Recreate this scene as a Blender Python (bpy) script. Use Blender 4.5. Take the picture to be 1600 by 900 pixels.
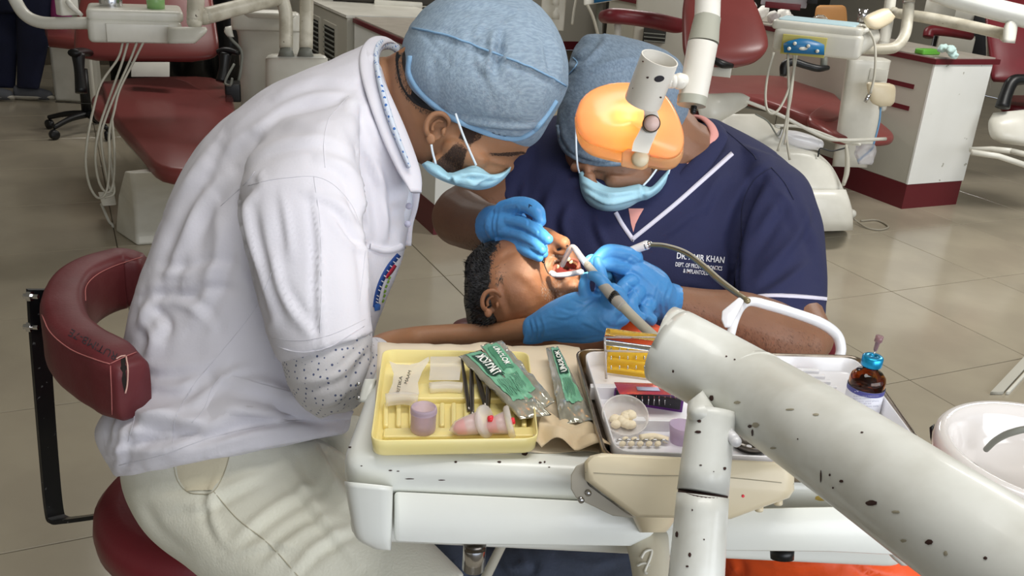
import bpy, bmesh, math, random
import numpy as np
from mathutils import Vector, Matrix, noise
from mathutils.bvhtree import BVHTree
random.seed(7); np.random.seed(7)
scn = bpy.context.scene
for o in list(bpy.data.objects): bpy.data.objects.remove(o)
COL = scn.collection

# ---------------------------------------------------------------- camera
FOC = 1450.0; EYE = 1.45
_A = np.array([3200, 350, -1450.]); _A /= np.linalg.norm(_A)
_B = np.array([-725, 631, -1450.]); _B -= _A*(_A@_B); _B /= np.linalg.norm(_B)
MW = np.array([_A, _B, np.cross(_A, _B)])          # camera -> world
cam = bpy.data.cameras.new('camera'); camo = bpy.data.objects.new('camera', cam); COL.objects.link(camo)
cam.sensor_width = 36; cam.lens = 36*FOC/1600; cam.clip_start = .02; cam.clip_end = 60
mw = Matrix.Identity(4)
for i in range(3):
    for j in range(3): mw[i][j] = MW[i][j]
mw[2][3] = EYE
camo.matrix_world = mw
scn.camera = camo

# ---------------------------------------------------------------- light
scn.view_settings.view_transform = 'Standard'; scn.view_settings.look = 'None'
scn.view_settings.gamma = 1; scn.view_settings.exposure = -0.25
w = bpy.data.worlds.new('world'); scn.world = w; w.use_nodes = True
w.node_tree.nodes['Background'].inputs[0].default_value = (.80, .88, 1, 1)
w.node_tree.nodes['Background'].inputs[1].default_value = 1.0
def area(name, loc, tgt, sx, sy, power, col=(1, 1, 1)):
    l = bpy.data.lights.new(name, 'AREA'); l.shape = 'RECTANGLE'; l.size = sx; l.size_y = sy
    l.energy = power; l.color = col
    o = bpy.data.objects.new(name, l); COL.objects.link(o); o.location = loc
    o.rotation_euler = (Vector(tgt)-Vector(loc)).to_track_quat('-Z', 'Y').to_euler()
    return o
area('window_daylight', (1.5, -3.0, 1.9), (1.4, 1.5, .8), 4.5, 1.7, 142, (.93, .96, 1))
area('ceiling_tube_near', (0.6, .5, 2.85), (.75, .9, 0), 1.6, .6, 32, (1, .98, .94))
area('ceiling_tube_right', (4.2, 2.4, 2.85), (4.2, 2.8, 0), 1.6, .6, 85, (1, .98, .94))
area('ceiling_tube_far', (4.0, 6.5, 2.85), (3.7, 5.8, 0), 1.6, .5, 75, (1, .97, .92))
area('added_fill_left', (0.6, 5.6, 2.85), (.6, 5.2, 0), 1.2, .5, 30, (1, .97, .92))  # unseen fill lamp, added to brighten the left background

# ---------------------------------------------------------------- helpers
def V(*a): return np.array(a, float)
def ray(px, py): return MW@V((px-800)/FOC, -(py-450)/FOC, -1)
def at(px, py, d): return V(0, 0, EYE)+d*ray(px, py)
def onz(px, py, z):
    r = ray(px, py); return V(0, 0, EYE)+(z-EYE)/r[2]*r
RIGHT = MW@V(1, 0, 0); UP = MW@V(0, 1, 0); BACK = MW@V(0, 0, 1)
def unit(v): return v/(np.linalg.norm(v)+1e-12)
def proj(P):
    c = (P-V(0, 0, EYE))@MW
    return np.stack([800+FOC*c[:, 0]/-c[:, 2], 450-FOC*c[:, 1]/-c[:, 2], -c[:, 2]], 1)
def hexc(h):
    h = h.lstrip('#'); r = [int(h[i:i+2], 16)/255 for i in (0, 2, 4)]
    return tuple((x/12.92 if x < .04045 else ((x+.055)/1.055)**2.4) for x in r)+(1,)
def catmull(pts, n=8):
    P = [np.array(p, float) for p in pts]
    if len(P) < 3:
        return [P[0]*(1-t)+P[1]*t for t in np.linspace(0, 1, n+1)]
    P = [2*P[0]-P[1]]+P+[2*P[-1]-P[-2]]; out = []
    for i in range(1, len(P)-2):
        a, b, c, d = P[i-1:i+3]
        for k in range(n):
            t = k/n
            out.append(.5*((2*b)+(c-a)*t+(2*a-5*b+4*c-d)*t*t+(3*b-a-3*c+d)*t**3))
    out.append(P[-2]); return out

class G:
    def __init__(s): s.v = []; s.f = []
    def add(s, v, f):
        o = len(s.v); s.v += [tuple(x) for x in v]; s.f += [tuple(i+o for i in q) for q in f]; return s
    def join(s, g): return s.add(g.v, g.f)
    def rings(s, R, closed=True, cap=True):
        """list of rings (same count); tube surface with domed caps"""
        n = len(R[0]); v = [p for r in R for p in r]; f = []
        for i in range(len(R)-1):
            for j in range(n if closed else n-1):
                k = (j+1) % n
                f.append((i*n+j, i*n+k, (i+1)*n+k, (i+1)*n+j))
        if cap and closed:
            v.append(np.mean(R[0], 0)); v.append(np.mean(R[-1], 0)); a = len(v)-2
            for j in range(n):
                k = (j+1) % n
                f.append((a, k, j)); f.append((a+1, (len(R)-1)*n+j, (len(R)-1)*n+k))
        return s.add(v, f)
    def box(s, c, h, R=None):
        c = np.array(c, float); R = np.eye(3) if R is None else np.array(R)
        v = [c+R.T@(np.array(q)*h) for q in [(-1,-1,-1),(1,-1,-1),(1,1,-1),(-1,1,-1),(-1,-1,1),(1,-1,1),(1,1,1),(-1,1,1)]]
        return s.add(v, [(3,2,1,0),(4,5,6,7),(0,1,5,4),(1,2,6,5),(2,3,7,6),(3,0,4,7)])
    def bb(s, x0, x1, y0, y1, z0, z1): return s.box(((x0+x1)/2, (y0+y1)/2, (z0+z1)/2), ((x1-x0)/2, (y1-y0)/2, (z1-z0)/2))
    def sphere(s, c, r, ax=None, nu=20, nv=12):
        c = np.array(c, float); r = np.array(r, float)*np.ones(3); ax = np.eye(3) if ax is None else np.array(ax)
        R = [[c+ax.T@(r*V(math.sin(a)*math.cos(b), math.sin(a)*math.sin(b), math.cos(a))) for b in np.linspace(0, 2*math.pi, nu, endpoint=False)] for a in np.linspace(.12, math.pi-.12, nv)]
        return s.rings(R)
    def tube(s, pts, r, n=12, k=6, flat=None, smooth=True, cap=True):
        """pts world; r scalar or per point; flat = aspect of second axis"""
        r = np.ones(len(pts))*r
        Q = [np.append(np.array(p, float), q) for p, q in zip(pts, r)]
        if smooth and len(Q) > 2: Q = catmull(Q, k)
        P = [q[:3] for q in Q]; rr = [abs(q[3]) for q in Q]
        T = [unit(P[min(i+1, len(P)-1)]-P[max(i-1, 0)]) for i in range(len(P))]
        u = unit(np.cross(T[0], V(.13, .27, .95))); R = []
        for i, p in enumerate(P):
            u = unit(u-T[i]*(u@T[i])); w_ = np.cross(T[i], u)
            R.append([p+rr[i]*(math.cos(a)*u+(flat or 1)*math.sin(a)*w_) for a in np.linspace(0, 2*math.pi, n, endpoint=False)])
        return s.rings(R, cap=cap)
    def limb(s, pts, n=16, k=6, flat=None, round_ends=True):
        """pts (px,py,d,radius in px): a tapering round limb"""
        P = [at(a, b, d) for a, b, d, r in pts]; r = [q[3]*q[2]/FOC for q in pts]
        g = s.tube(P, r, n, k, flat)
        if round_ends:
            s.sphere(P[0], r[0]); s.sphere(P[-1], r[-1])
        return g
    def sil(s, L, n=28, k=5, pw=1.0):
        """stations (xl,yl,xr,yr,d,t[,dl-dr skew]): elliptical sections spanning the two pixels, t deep along the line of sight"""
        Q = catmull([list(q)+[0]*(7-len(q)) for q in L], k) if len(L) > 2 else [np.array(list(q)+[0]*(7-len(q)), float) for q in L]
        R = []
        for xl, yl, xr, yr, d, t, sk in Q:
            a, b = at(xl, yl, d+sk/2), at(xr, yr, d-sk/2); c = (a+b)/2; h = (a-b)/2
            vd = unit(c-V(0, 0, EYE)); ring = []
            for th in np.linspace(0, 2*math.pi, n, endpoint=False):
                cs, sn = math.cos(th), math.sin(th)
                ring.append(c+h*math.copysign(abs(cs)**pw, cs)+vd*t*math.copysign(abs(sn)**pw, sn))
            R.append(ring)
        return s.rings(R)
    def lathe(s, prof, c, axis=(0, 0, 1), n=32, cap=True, e=(1, 1)):
        axis = unit(np.array(axis, float)); u = unit(np.cross(axis, V(.1, .93, .2))); w_ = np.cross(axis, u); c = np.array(c, float)
        R = [[c+axis*h+max(r, 1e-4)*(e[0]*math.cos(a)*u+e[1]*math.sin(a)*w_) for a in np.linspace(0, 2*math.pi, n, endpoint=False)] for r, h in prof]
        return s.rings(R, cap=cap)
    def prism(s, poly, z0, z1, rb=0., steps=3):
        """horizontal polygon (list of xy) extruded z0..z1, with edge rounding rb by inset"""
        P = np.array([p[:2] for p in poly], float)
        if sum(P[i][0]*P[(i+1) % len(P)][1]-P[(i+1) % len(P)][0]*P[i][1] for i in range(len(P))) < 0: P = P[::-1]
        def ins(d):
            out = []
            for i in range(len(P)):
                a, b, c = P[i-1], P[i], P[(i+1) % len(P)]
                e1 = b-a; e2 = c-b; n1 = V(-e1[1], e1[0])/(np.linalg.norm(e1)+1e-9); n2 = V(-e2[1], e2[0])/(np.linalg.norm(e2)+1e-9)
                m = n1+n2; m = m/max(.35, (m@m)/2)
                out.append(b+m*d)
            return out
        if rb <= 0: R = [[(*p, z0) for p in P], [(*p, z1) for p in P]]
        else:
            A = [math.pi/2*i/steps for i in range(steps+1)]
            R = [[(*p, z0+rb*(1-math.sin(a))) for p in ins(rb*(1-math.cos(a)))] for a in A[::-1]]
            R += [[(*p, z1-rb*(1-math.sin(a))) for p in ins(rb*(1-math.cos(a)))] for a in A]
        R = [[np.array(p, float) for p in r] for r in R]
        return s.rings(R)
    def shell(s, outer, z0, z1, th):
        """open tray: polygon walls with thickness and floor"""
        P = np.array([p[:2] for p in outer], float); c = P.mean(0)
        def sc(d):
            out = []
            for p in P:
                v = c-p; out.append(p+v/np.linalg.norm(v)*d)
            return out
        R = [[(*p, z0) for p in sc(th*2)], [(*p, z0+th) for p in sc(th)], [(*p, z1) for p in sc(0)], [(*p, z1+th*.4) for p in sc(th*.5)], [(*p, z1) for p in sc(th)], [(*p, z0+th*2) for p in sc(th*2.2)], [(*p, z0+th) for p in sc(th*3.4)]]
        return s.rings([[np.array(p, float) for p in r] for r in R])

def roundpoly(P, r, n=5):
    P = [np.array(p[:2], float) for p in P]; out = []
    for i, b in enumerate(P):
        a, c = P[i-1], P[(i+1) % len(P)]
        ra = min(r, .45*np.linalg.norm(a-b)); rc = min(r, .45*np.linalg.norm(c-b))
        p0 = b+unit(a-b)*ra; p1 = b+unit(c-b)*rc
        for t in np.linspace(0, 1, n): out.append((1-t)**2*p0+2*t*(1-t)*b+t*t*p1)
    return out

def fuse(g, vox, sm=4, fac=.5):
    me = bpy.data.meshes.new('tmp'); me.from_pydata([tuple(map(float, v)) for v in g.v], [], g.f); me.update()
    o = bpy.data.objects.new('tmp', me); COL.objects.link(o)
    m = o.modifiers.new('r', 'REMESH'); m.mode = 'VOXEL'; m.voxel_size = vox
    if sm: m = o.modifiers.new('s', 'SMOOTH'); m.iterations = sm; m.factor = fac
    dg = bpy.context.evaluated_depsgraph_get(); e = o.evaluated_get(dg); m2 = e.to_mesh()
    n = len(m2.vertices); a = np.zeros(n*3); m2.vertices.foreach_get('co', a)
    out = G(); out.v = [tuple(x) for x in a.reshape(-1, 3)]; out.f = [tuple(p.vertices) for p in m2.polygons]
    e.to_mesh_clear(); bpy.data.objects.remove(o); bpy.data.meshes.remove(me)
    return out
def vnormals(g):
    P = np.array(g.v); N = np.zeros_like(P)
    F = np.array([f if len(f) == 4 else (f[0], f[1], f[2], f[2]) for f in g.f])
    fn = np.cross(P[F[:, 2]]-P[F[:, 0]], P[F[:, 3]]-P[F[:, 1]])
    z = (np.abs(fn).sum(1) < 1e-14); fn[z] = np.cross(P[F[z, 1]]-P[F[z, 0]], P[F[z, 2]]-P[F[z, 0]])
    for k in range(4): np.add.at(N, F[:, k], fn)
    N /= np.linalg.norm(N, axis=1)[:, None]+1e-12
    return P, N
def folds(g, L):
    """cloth folds: (polyline px, width px, height m) ridges pressed along the surface normal, seen side"""
    P, N = vnormals(g); q = proj(P); face = -(N@BACK) < -.05
    D = np.zeros(len(P))
    for path, wd, h in L:
        pts = np.array(catmull(path, 5))[:, :2]; best = np.full(len(P), 1e9); tt = np.zeros(len(P)); side = np.zeros(len(P))
        for i in range(len(pts)-1):
            a, b = pts[i], pts[i+1]; e = b-a; L2 = e@e+1e-9
            t = np.clip(((q[:, :2]-a)@e)/L2, 0, 1); dd = q[:, :2]-(a+t[:, None]*e); r = np.hypot(dd[:, 0], dd[:, 1])
            m = r < best; best[m] = r[m]; tt[m] = (i+t[m])/(len(pts)-1)
            side[m] = np.sign(e[0]*dd[m, 1]-e[1]*dd[m, 0])
        env = np.clip(np.sin(np.pi*np.clip(tt, .03, .97)), 0, 1)**.6
        x = best/wd*np.where(side == 0, 1, side)
        D += env*h*(np.exp(-x*x)-.75*np.exp(-(x-1.5)**2))
    P = P+N*(D*face)[:, None]; g.v = [tuple(x) for x in P]; return g
def wob(g, amp, sc, seed=0):
    P, N = vnormals(g); s = Vector((seed*3.1, seed*1.7, seed))
    d = np.array([noise.noise(Vector(p)*sc+s) for p in P]); g.v = [tuple(x) for x in P+N*(amp*d)[:, None]]; return g
def bvh(g): return BVHTree.FromPolygons([tuple(map(float, v)) for v in g.v], [tuple(map(int, f)) for f in g.f])
def hit(B, px, py, off=0., far=None):
    r = unit(ray(px, py)); h = B.ray_cast(Vector((0, 0, EYE)), Vector(r))
    if h[0] is None: return far
    n = np.array(h[1]); n = -n if n@r > 0 else n
    return np.array(h[0])+n*off
def decal(g, B, poly, off=.0006, inner=.5):
    """a small thin patch lying on a surface, polygon in px, lifted along the normal"""
    poly = [np.array(p, float) for p in poly]; c = sum(poly)/len(poly)
    h = [hit(B, *c, off)]; m = [hit(B, *(c+(p-c)*inner), off) for p in poly]; e = [hit(B, *p, off*.6) for p in poly]
    if any(x is None for x in h+m+e): return g
    n = len(poly); v = h+m+e; f = []
    for i in range(n):
        j = (i+1) % n; f.append((0, 1+i, 1+j)); f.append((1+i, 1+n+i, 1+n+j, 1+j))
    return g.add(v, f)
def ribbon(g, B, path, wpx, off=.0008, k=6, sm=True):
    """flat strip of cloth tape lying on a surface along a px path"""
    pts = [np.array(p, float)[:2] for p in (catmull(path, k) if sm else path)]; Lr = []
    ww = np.interp(np.linspace(0, 1, len(pts)), np.linspace(0, 1, len(wpx)), wpx) if hasattr(wpx, '__len__') else [wpx]*len(pts)
    for i, p in enumerate(pts):
        t = pts[min(i+1, len(pts)-1)]-pts[max(i-1, 0)]; nn = V(-t[1], t[0])/(np.hypot(*t)+1e-9)*ww[i]/2
        q = [hit(B, *(p+nn*1.05), -off*.4), hit(B, *(p+nn), off), hit(B, *(p-nn), off), hit(B, *(p-nn*1.05), -off*.4)]
        if any(x is None for x in q): continue
        Lr.append(q)
    if len(Lr) > 1: g.rings(Lr, closed=False, cap=False)
    return g
def seam(g, B, path, rpx=.5, off=.0003, k=6):
    """a sewn line as a fine cord lying on the cloth"""
    pts = [hit(B, p[0], p[1], off) for p in catmull(path, k)]; pts = [p for p in pts if p is not None]
    if len(pts) > 2: g.tube(pts, rpx*np.linalg.norm(pts[0]-V(0, 0, EYE))/FOC, 5, smooth=False)
    return g
def text_g(g, B, s, p0, p1, h, off=.0006, bold=.012, flip=False, place=None):
    """lettering laid on a surface between two px baseline points, capital height h px"""
    c = bpy.data.curves.new('t', 'FONT'); c.body = s; c.size = 1; c.resolution_u = 2; c.offset = bold
    o = bpy.data.objects.new('t', c); COL.objects.link(o)
    dg = bpy.context.evaluated_depsgraph_get(); me = o.evaluated_get(dg).to_mesh()
    X = [x.co.x for x in me.vertices]; x0, x1 = min(X), max(X); p0, p1 = V(*p0), V(*p1); e = p1-p0; nn = V(e[1], -e[0])/(np.hypot(*e)+1e-9)*h/.7*(-1 if flip else 1)
    v = []
    for x in me.vertices:
        p = p0+(x.co.x-x0)/(x1-x0)*e+x.co.y*nn
        q = place(*p) if place else hit(B, p[0], p[1], off)
        v.append(q if q is not None else (v[-1] if v else V(0, 0, 0)))
    g.add(v, [tuple(p.vertices) for p in me.polygons]); bpy.data.objects.remove(o); return g
def fuzz(g, B, poly, n, ln, flow, rpx=.45, curl=.3, lift=.4):
    """short hairs rooted on a surface inside a px polygon; flow(px,py)->px direction"""
    P = np.array(poly, float); lo, hi = P.min(0), P.max(0); k = 0; tries = 0
    while k < n and tries < n*8:
        tries += 1; x, y = random.uniform(lo[0], hi[0]), random.uniform(lo[1], hi[1]); c = False; j = len(P)-1
        for i in range(len(P)):
            if (P[i][1] > y) != (P[j][1] > y) and x < (P[j][0]-P[i][0])*(y-P[i][1])/(P[j][1]-P[i][1])+P[i][0]: c = not c
            j = i
        if not c: continue
        a = hit(B, x, y, -.0005)
        if a is None: continue
        f = np.array(flow(x, y), float); f = f/np.hypot(*f); th = random.gauss(0, curl); f = V(f[0]*math.cos(th)-f[1]*math.sin(th), f[0]*math.sin(th)+f[1]*math.cos(th))
        d = np.linalg.norm(a-V(0, 0, EYE)); L_ = ln*random.uniform(.5, 1.2)
        dr = f[0]*RIGHT-f[1]*UP; b = a+(dr*.6+BACK*lift)*L_*.5; e = b+(dr+BACK*lift*.2)*L_*.5; s = (RIGHT*f[1]+UP*f[0])*rpx*d/FOC
        g.add([a-s, a+s, b+s*.7, b-s*.7, e], [(0, 1, 2, 3), (3, 2, 4)]); k += 1
    return g

ROOT = {}
NB = set()
def obj(name, g, m, parent=None, smooth=True, bevel=0, sub=0, auto=None, **props):
    if not g.v: return parent
    me = bpy.data.meshes.new(name); off = ROOT.get(parent.name, V(0, 0, 0)) if parent is not None else V(0, 0, 0)
    vs = np.array(g.v, float)-off
    if parent is None and not props.get('kind') == 'structure':
        base = V(*((vs.min(0)+vs.max(0))/2)[:2], vs[:, 2].min()); vs = vs-base
    else: base = V(0, 0, 0)
    me.from_pydata([tuple(map(float, v)) for v in vs], [], [tuple(map(int, f)) for f in g.f]); me.update()
    bm = bmesh.new(); bm.from_mesh(me)
    if g.__class__.__name__ == 'G' and not props.pop('keepn', False): bmesh.ops.recalc_face_normals(bm, faces=bm.faces)
    bm.to_mesh(me); bm.free()
    for mm in (m if isinstance(m, list) else [m]): me.materials.append(mm)
    o = bpy.data.objects.new(name, me); COL.objects.link(o); o.location = base
    if parent is not None: o.parent = parent; ROOT[o.name] = off
    if smooth:
        for p in me.polygons: p.use_smooth = True
        if auto is not None:
            me.set_sharp_from_angle(angle=math.radians(auto))
    if bevel:
        b = o.modifiers.new('bevel', 'BEVEL'); b.width = bevel; b.segments = 3; b.limit_method = 'ANGLE'; b.angle_limit = .6
        if smooth: b.harden_normals = False
    if sub: b = o.modifiers.new('sub', 'SUBSURF'); b.levels = sub; b.render_levels = sub
    for k_, v_ in props.items(): o[k_] = v_
    return o
def thing(name, label, cat, base, group=None):
    o = bpy.data.objects.new(name, None); COL.objects.link(o); o.empty_display_size = .05
    b = np.array(base, float); o.location = b; ROOT[o.name] = b
    o['label'] = label; o['category'] = cat
    if group: o['group'] = group
    return o
def solo(name, g, m, label, cat, group=None, **k):
    o = obj(name, g, m, None, **k); o['label'] = label; o['category'] = cat
    if group: o['group'] = group
    return o

# ---------------------------------------------------------------- materials
def mat(name, col, rough=.5, metal=0, bump=0, bscale=200, col2=None, cscale=8, cmix=.5, spots=None, trans=0, ior=1.45, emit=0, sss=0, coat=0, stretch=None, alpha=1, sheen=0, detail=4, emitcol=None, spec=.5, dots=None, ssr=None):
    m = bpy.data.materials.new(name); m.use_nodes = True; nt = m.node_tree; b = nt.nodes['Principled BSDF']
    c = hexc(col); b.inputs['Base Color'].default_value = c; b.inputs['Roughness'].default_value = rough; b.inputs['Metallic'].default_value = metal
    b.inputs['IOR'].default_value = ior; b.inputs['Transmission Weight'].default_value = trans; b.inputs['Alpha'].default_value = alpha
    b.inputs['Specular IOR Level'].default_value = spec
    if coat: b.inputs['Coat Weight'].default_value = coat; b.inputs['Coat Roughness'].default_value = .08
    if sheen: b.inputs['Sheen Weight'].default_value = sheen
    if sss:
        b.inputs['Subsurface Weight'].default_value = sss; b.inputs['Subsurface Radius'].default_value = ssr or (.012, .005, .003); b.inputs['Subsurface Scale'].default_value = 1
    if emit: b.inputs['Emission Color'].default_value = hexc(emitcol or col); b.inputs['Emission Strength'].default_value = emit
    L = nt.links.new
    tc = nt.nodes.new('ShaderNodeTexCoord'); vec = tc.outputs['Object']
    if stretch:
        mp = nt.nodes.new('ShaderNodeMapping'); mp.inputs['Scale'].default_value = stretch; L(vec, mp.inputs[0]); svec = mp.outputs[0]
    else: svec = vec
    cur = None
    def mix(fac, a, bcol):
        mx = nt.nodes.new('ShaderNodeMix'); mx.data_type = 'RGBA'
        L(fac, mx.inputs[0])
        if a is None: mx.inputs[6].default_value = c
        else: L(a, mx.inputs[6])
        mx.inputs[7].default_value = bcol; return mx.outputs[2]
    def nz(scale, det=4, v=vec, dist=0):
        n = nt.nodes.new('ShaderNodeTexNoise'); n.inputs['Scale'].default_value = scale; n.inputs['Detail'].default_value = det; n.inputs['Distortion'].default_value = dist; L(v, n.inputs['Vector']); return n.outputs['Fac']
    def ramp(f, a, b_, lo=0, hi=1):
        r = nt.nodes.new('ShaderNodeMapRange'); r.inputs[1].default_value = a; r.inputs[2].default_value = b_; r.inputs[3].default_value = lo; r.inputs[4].default_value = hi; L(f, r.inputs[0]); return r.outputs[0]
    if col2: cur = mix(ramp(nz(cscale, detail, svec), .5-.25*(1.1-cmix), .5+.25*(1.1-cmix), 0, cmix), cur, hexc(col2))
    for sp in (spots or []):                      # (colour, scale, threshold)
        cur = mix(ramp(nz(sp[1], 3), sp[2], sp[2]+.012), cur, hexc(sp[0]))
    if dots:                                      # printed dots: (colour, scale, radius)
        vo = nt.nodes.new('ShaderNodeTexVoronoi'); vo.inputs['Scale'].default_value = dots[1]; vo.inputs['Randomness'].default_value = .25; L(vec, vo.inputs['Vector'])
        cur = mix(ramp(vo.outputs['Distance'], dots[2]+.03, dots[2], 0, 1), cur, hexc(dots[0]))
    if cur is not None: L(cur, b.inputs['Base Color'])
    if bump:
        bn = nt.nodes.new('ShaderNodeBump'); bn.inputs['Strength'].default_value = bump; bn.inputs['Distance'].default_value = .002
        L(nz(bscale, 3, svec), bn.inputs['Height']); L(bn.outputs[0], b.inputs['Normal'])
    return m
M = {}
M['white_cloth'] = mat('white_coat_cotton', '#DBD9E1', .85, bump=.14, bscale=260, col2='#D2D0DA', cscale=7, cmix=.6)
M['cream_cloth'] = mat('cream_trouser_cotton', '#DAD9CB', .85, bump=.3, bscale=300, col2='#CFCDBD', cscale=9, cmix=.6)
M['pocket_cloth'] = mat('pocket_lining', '#D3CBB2', .9, bump=.2, bscale=300)
M['dot_cloth'] = mat('dotted_shirt_cotton', '#D2D0D4', .85, bump=.2, bscale=300, dots=('#535D80', 140, .20))
M['dot_blue'] = mat('blue_dotted_collar', '#CFD8E6', .85, dots=('#3F6FB5', 130, .26))
M['seam_white'] = mat('white_seam_thread', '#CFCED6', .9)
M['seam_cream'] = mat('cream_seam_thread', '#A8A18C', .9)
M['navy'] = mat('navy_scrub_cotton', '#23274C', .85, bump=.2, bscale=350, col2='#1E2142', cscale=6, cmix=.5)
M['navy_seam'] = mat('navy_seam', '#1C1F3C', .85)
M['navy_dark'] = mat('navy_trouser', '#131832', .9, col2='#0E1226', cscale=9)
M['piping'] = mat('white_piping', '#D9D6E6', .7)
M['thread'] = mat('white_embroidery_thread', '#E8E8F0', .6)
M['pink'] = mat('pink_inner_shirt', '#DB9A92', .85)
M['cap'] = mat('blue_nonwoven_cap', '#8093A6', .85, bump=.4, bscale=420, col2='#9FB2C3', cscale=190, cmix=.6, stretch=(.5, 2.2, 1.3), detail=3)
M['cap_dark'] = mat('blue_grey_nonwoven_cap', '#6B7C8E', .85, bump=.4, bscale=420, col2='#899BAD', cscale=190, cmix=.6, stretch=(2.0, .5, 1.2), detail=3)
M['cap_rim'] = mat('blue_cap_elastic', '#82A9CC', .75, bump=.5, bscale=220, stretch=(1, 1, 1))
M['mask'] = mat('light_blue_mask', '#A9D6E8', .75, bump=.15, bscale=400, col2='#9CCBE0', cscale=30)
M['strap'] = mat('white_ear_loop', '#DDE8F2', .7)
M['glove'] = mat('blue_nitrile', '#4C93D2', .42, bump=.35, bscale=120, col2='#3F84C4', cscale=16, cmix=.5, sss=.08)
M['glove_light'] = mat('light_blue_nitrile', '#63B4DC', .45, bump=.3, bscale=120)
M['skin1'] = mat('tan_skin', '#9A7052', .55, bump=.12, bscale=300, col2='#8C6042', cscale=18, cmix=.5, sss=.12)
M['skin2'] = mat('brown_skin', '#8C644C', .5, bump=.15, bscale=300, col2='#73503C', cscale=14, cmix=.5, sss=.1)
M['skin2d'] = mat('dark_brown_skin', '#6E4B38', .5, bump=.15, bscale=300, col2='#5C3D2D', cscale=14, cmix=.5, sss=.1)
M['skin3'] = mat('patient_skin', '#97694C', .5, bump=.2, bscale=260, col2='#7E5236', cscale=22, cmix=.6, sss=.12)
M['lip'] = mat('lip', '#9A5E50', .4, sss=.1)
M['mouth'] = mat('mouth_lining', '#8A3D3A', .3, sss=.1)
M['tooth'] = mat('tooth', '#D9CBA8', .25)
M['hair'] = mat('black_hair', '#0D0B0B', .45)
M['beard'] = mat('beard_hair', '#3A2922', .7)
M['beard_skin'] = mat('bearded_skin', '#50372A', .7, col2='#3A271E', cscale=60, bump=.6, bscale=500)
M['grey_hair'] = mat('grey_stubble', '#8B8078', .6)
M['shirt_grey'] = mat('slate_grey_cotton', '#3B4252', .9, bump=.35, bscale=300, col2='#30353F', cscale=20, cmix=.6)
M['orange'] = mat('orange_plastic_drape', '#E8561E', .45, bump=.1, bscale=60, col2='#D94C18', cscale=8)
M['red'] = mat('maroon_vinyl', '#6E1F27', .38, bump=.12, bscale=160, col2='#5B171F', cscale=9, cmix=.5)
M['red_dusty'] = mat('worn_maroon_vinyl', '#5C1B21', .5, bump=.15, bscale=160, col2='#713C3E', cscale=14, cmix=.45)
M['red_bg'] = mat('brick_red_vinyl', '#7E3C3A', .34, bump=.05, bscale=100, col2='#733432', cscale=6, cmix=.5)
M['thread_pink'] = mat('pink_stitching', '#B06A66', .8)
M['black'] = mat('black_plastic', '#0F1012', .4)
M['black_metal'] = mat('black_painted_steel', '#121315', .3, bump=.05, spots=[('#5A5A5A', 90, .70)])
M['foam'] = mat('dark_foam', '#1C1512', .9)
M['chrome'] = mat('chrome', '#C8C8CA', .18, 1)
M['steel'] = mat('brushed_steel', '#A79C8F', .28, 1, col2='#7D7064', cscale=30, stretch=(1, 6, 1))
M['dark_steel'] = mat('dark_steel', '#6A655F', .3, 1)
M['enamel'] = mat('white_enamel', '#E2E4DF', .3, bump=.05, bscale=80, col2='#D6D6CC', cscale=5, cmix=.5, spots=[('#6B5A4C', 60, .80)], coat=.2)
M['enamel_tube'] = mat('worn_white_enamel', '#DDDED8', .38, bump=.12, bscale=60, col2='#BFBDB2', cscale=13, cmix=.7, spots=[('#97907F', 60, .78)], coat=.2)
M['chip'] = mat('brown_primer_chip', '#3B241F', .7)
M['chip_tan'] = mat('tan_paint_wear', '#A39C88', .7)
M['stain'] = mat('ochre_stain', '#C9AE5A', .7)
M['cream_plastic'] = mat('yellowed_cream_plastic', '#DCCFB2', .4, bump=.05, bscale=60, col2='#CFC0A0', cscale=14, cmix=.5, coat=.15)
M['beige_arm'] = mat('beige_plastic', '#C8C2B0', .45, bump=.05, col2='#B9B19B', cscale=12, cmix=.6)
M['bg_white'] = mat('aged_white_plastic', '#DDDBD1', .35, col2='#C2BFB2', cscale=5, cmix=.6, coat=.1)
M['bg_tube'] = mat('grimy_white_tube', '#CFCABA', .4, col2='#A69F8C', cscale=14, cmix=.7, spots=[('#5D5446', 60, .74)])
M['bg_grey'] = mat('grey_rubber', '#7C7E76', .5)
M['cab_grey'] = mat('grey_laminate', '#B7B4A8', .45, col2='#ABA89B', cscale=3)
M['cab_white'] = mat('white_laminate', '#E3E4E0', .4, col2='#CFCFC8', cscale=4, cmix=.35, spots=[('#A8A79C', 22, .72)])
M['maroon'] = mat('maroon_laminate', '#5E1A22', .4)
M['vent'] = mat('dark_vent', '#24231F', .7)
M['counter'] = mat('stone_counter', '#ADA69B', .4, col2='#8F887E', cscale=12)
M['hose'] = mat('grey_hose', '#9D9686', .5)
M['hose_l'] = mat('light_hose', '#B4B0A2', .45)
M['tile'] = mat('beige_porcelain_tile', '#A79E8B', .16, col2='#9C9382', cscale=3, cmix=.7, bump=.03, bscale=30, spec=.55)
M['grout'] = mat('grout', '#5C5345', .8)
M['wall'] = mat('wall_paint', '#B9B4A6', .8)
M['darkwall'] = mat('dark_panel', '#3A3630', .7)
M['ceil'] = mat('ceiling_paint', '#C9C7BE', .85)
M['film'] = mat('clear_plastic_film', '#F2F0EA', .12, trans=1, ior=1.15, alpha=.35, bump=.5, bscale=30)
M['clear'] = mat('clear_plastic', '#F4F4F2', .06, trans=1, ior=1.3)
M['frost'] = mat('frosted_plastic', '#E8E6EA', .35, trans=.75, ior=1.25)
M['frost_thin'] = mat('thin_frosted_plastic', '#F0EAE4', .25, alpha=.42)
M['lav'] = mat('lavender_plastic', '#E2CFE4', .3, trans=.6, ior=1.2)
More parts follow.
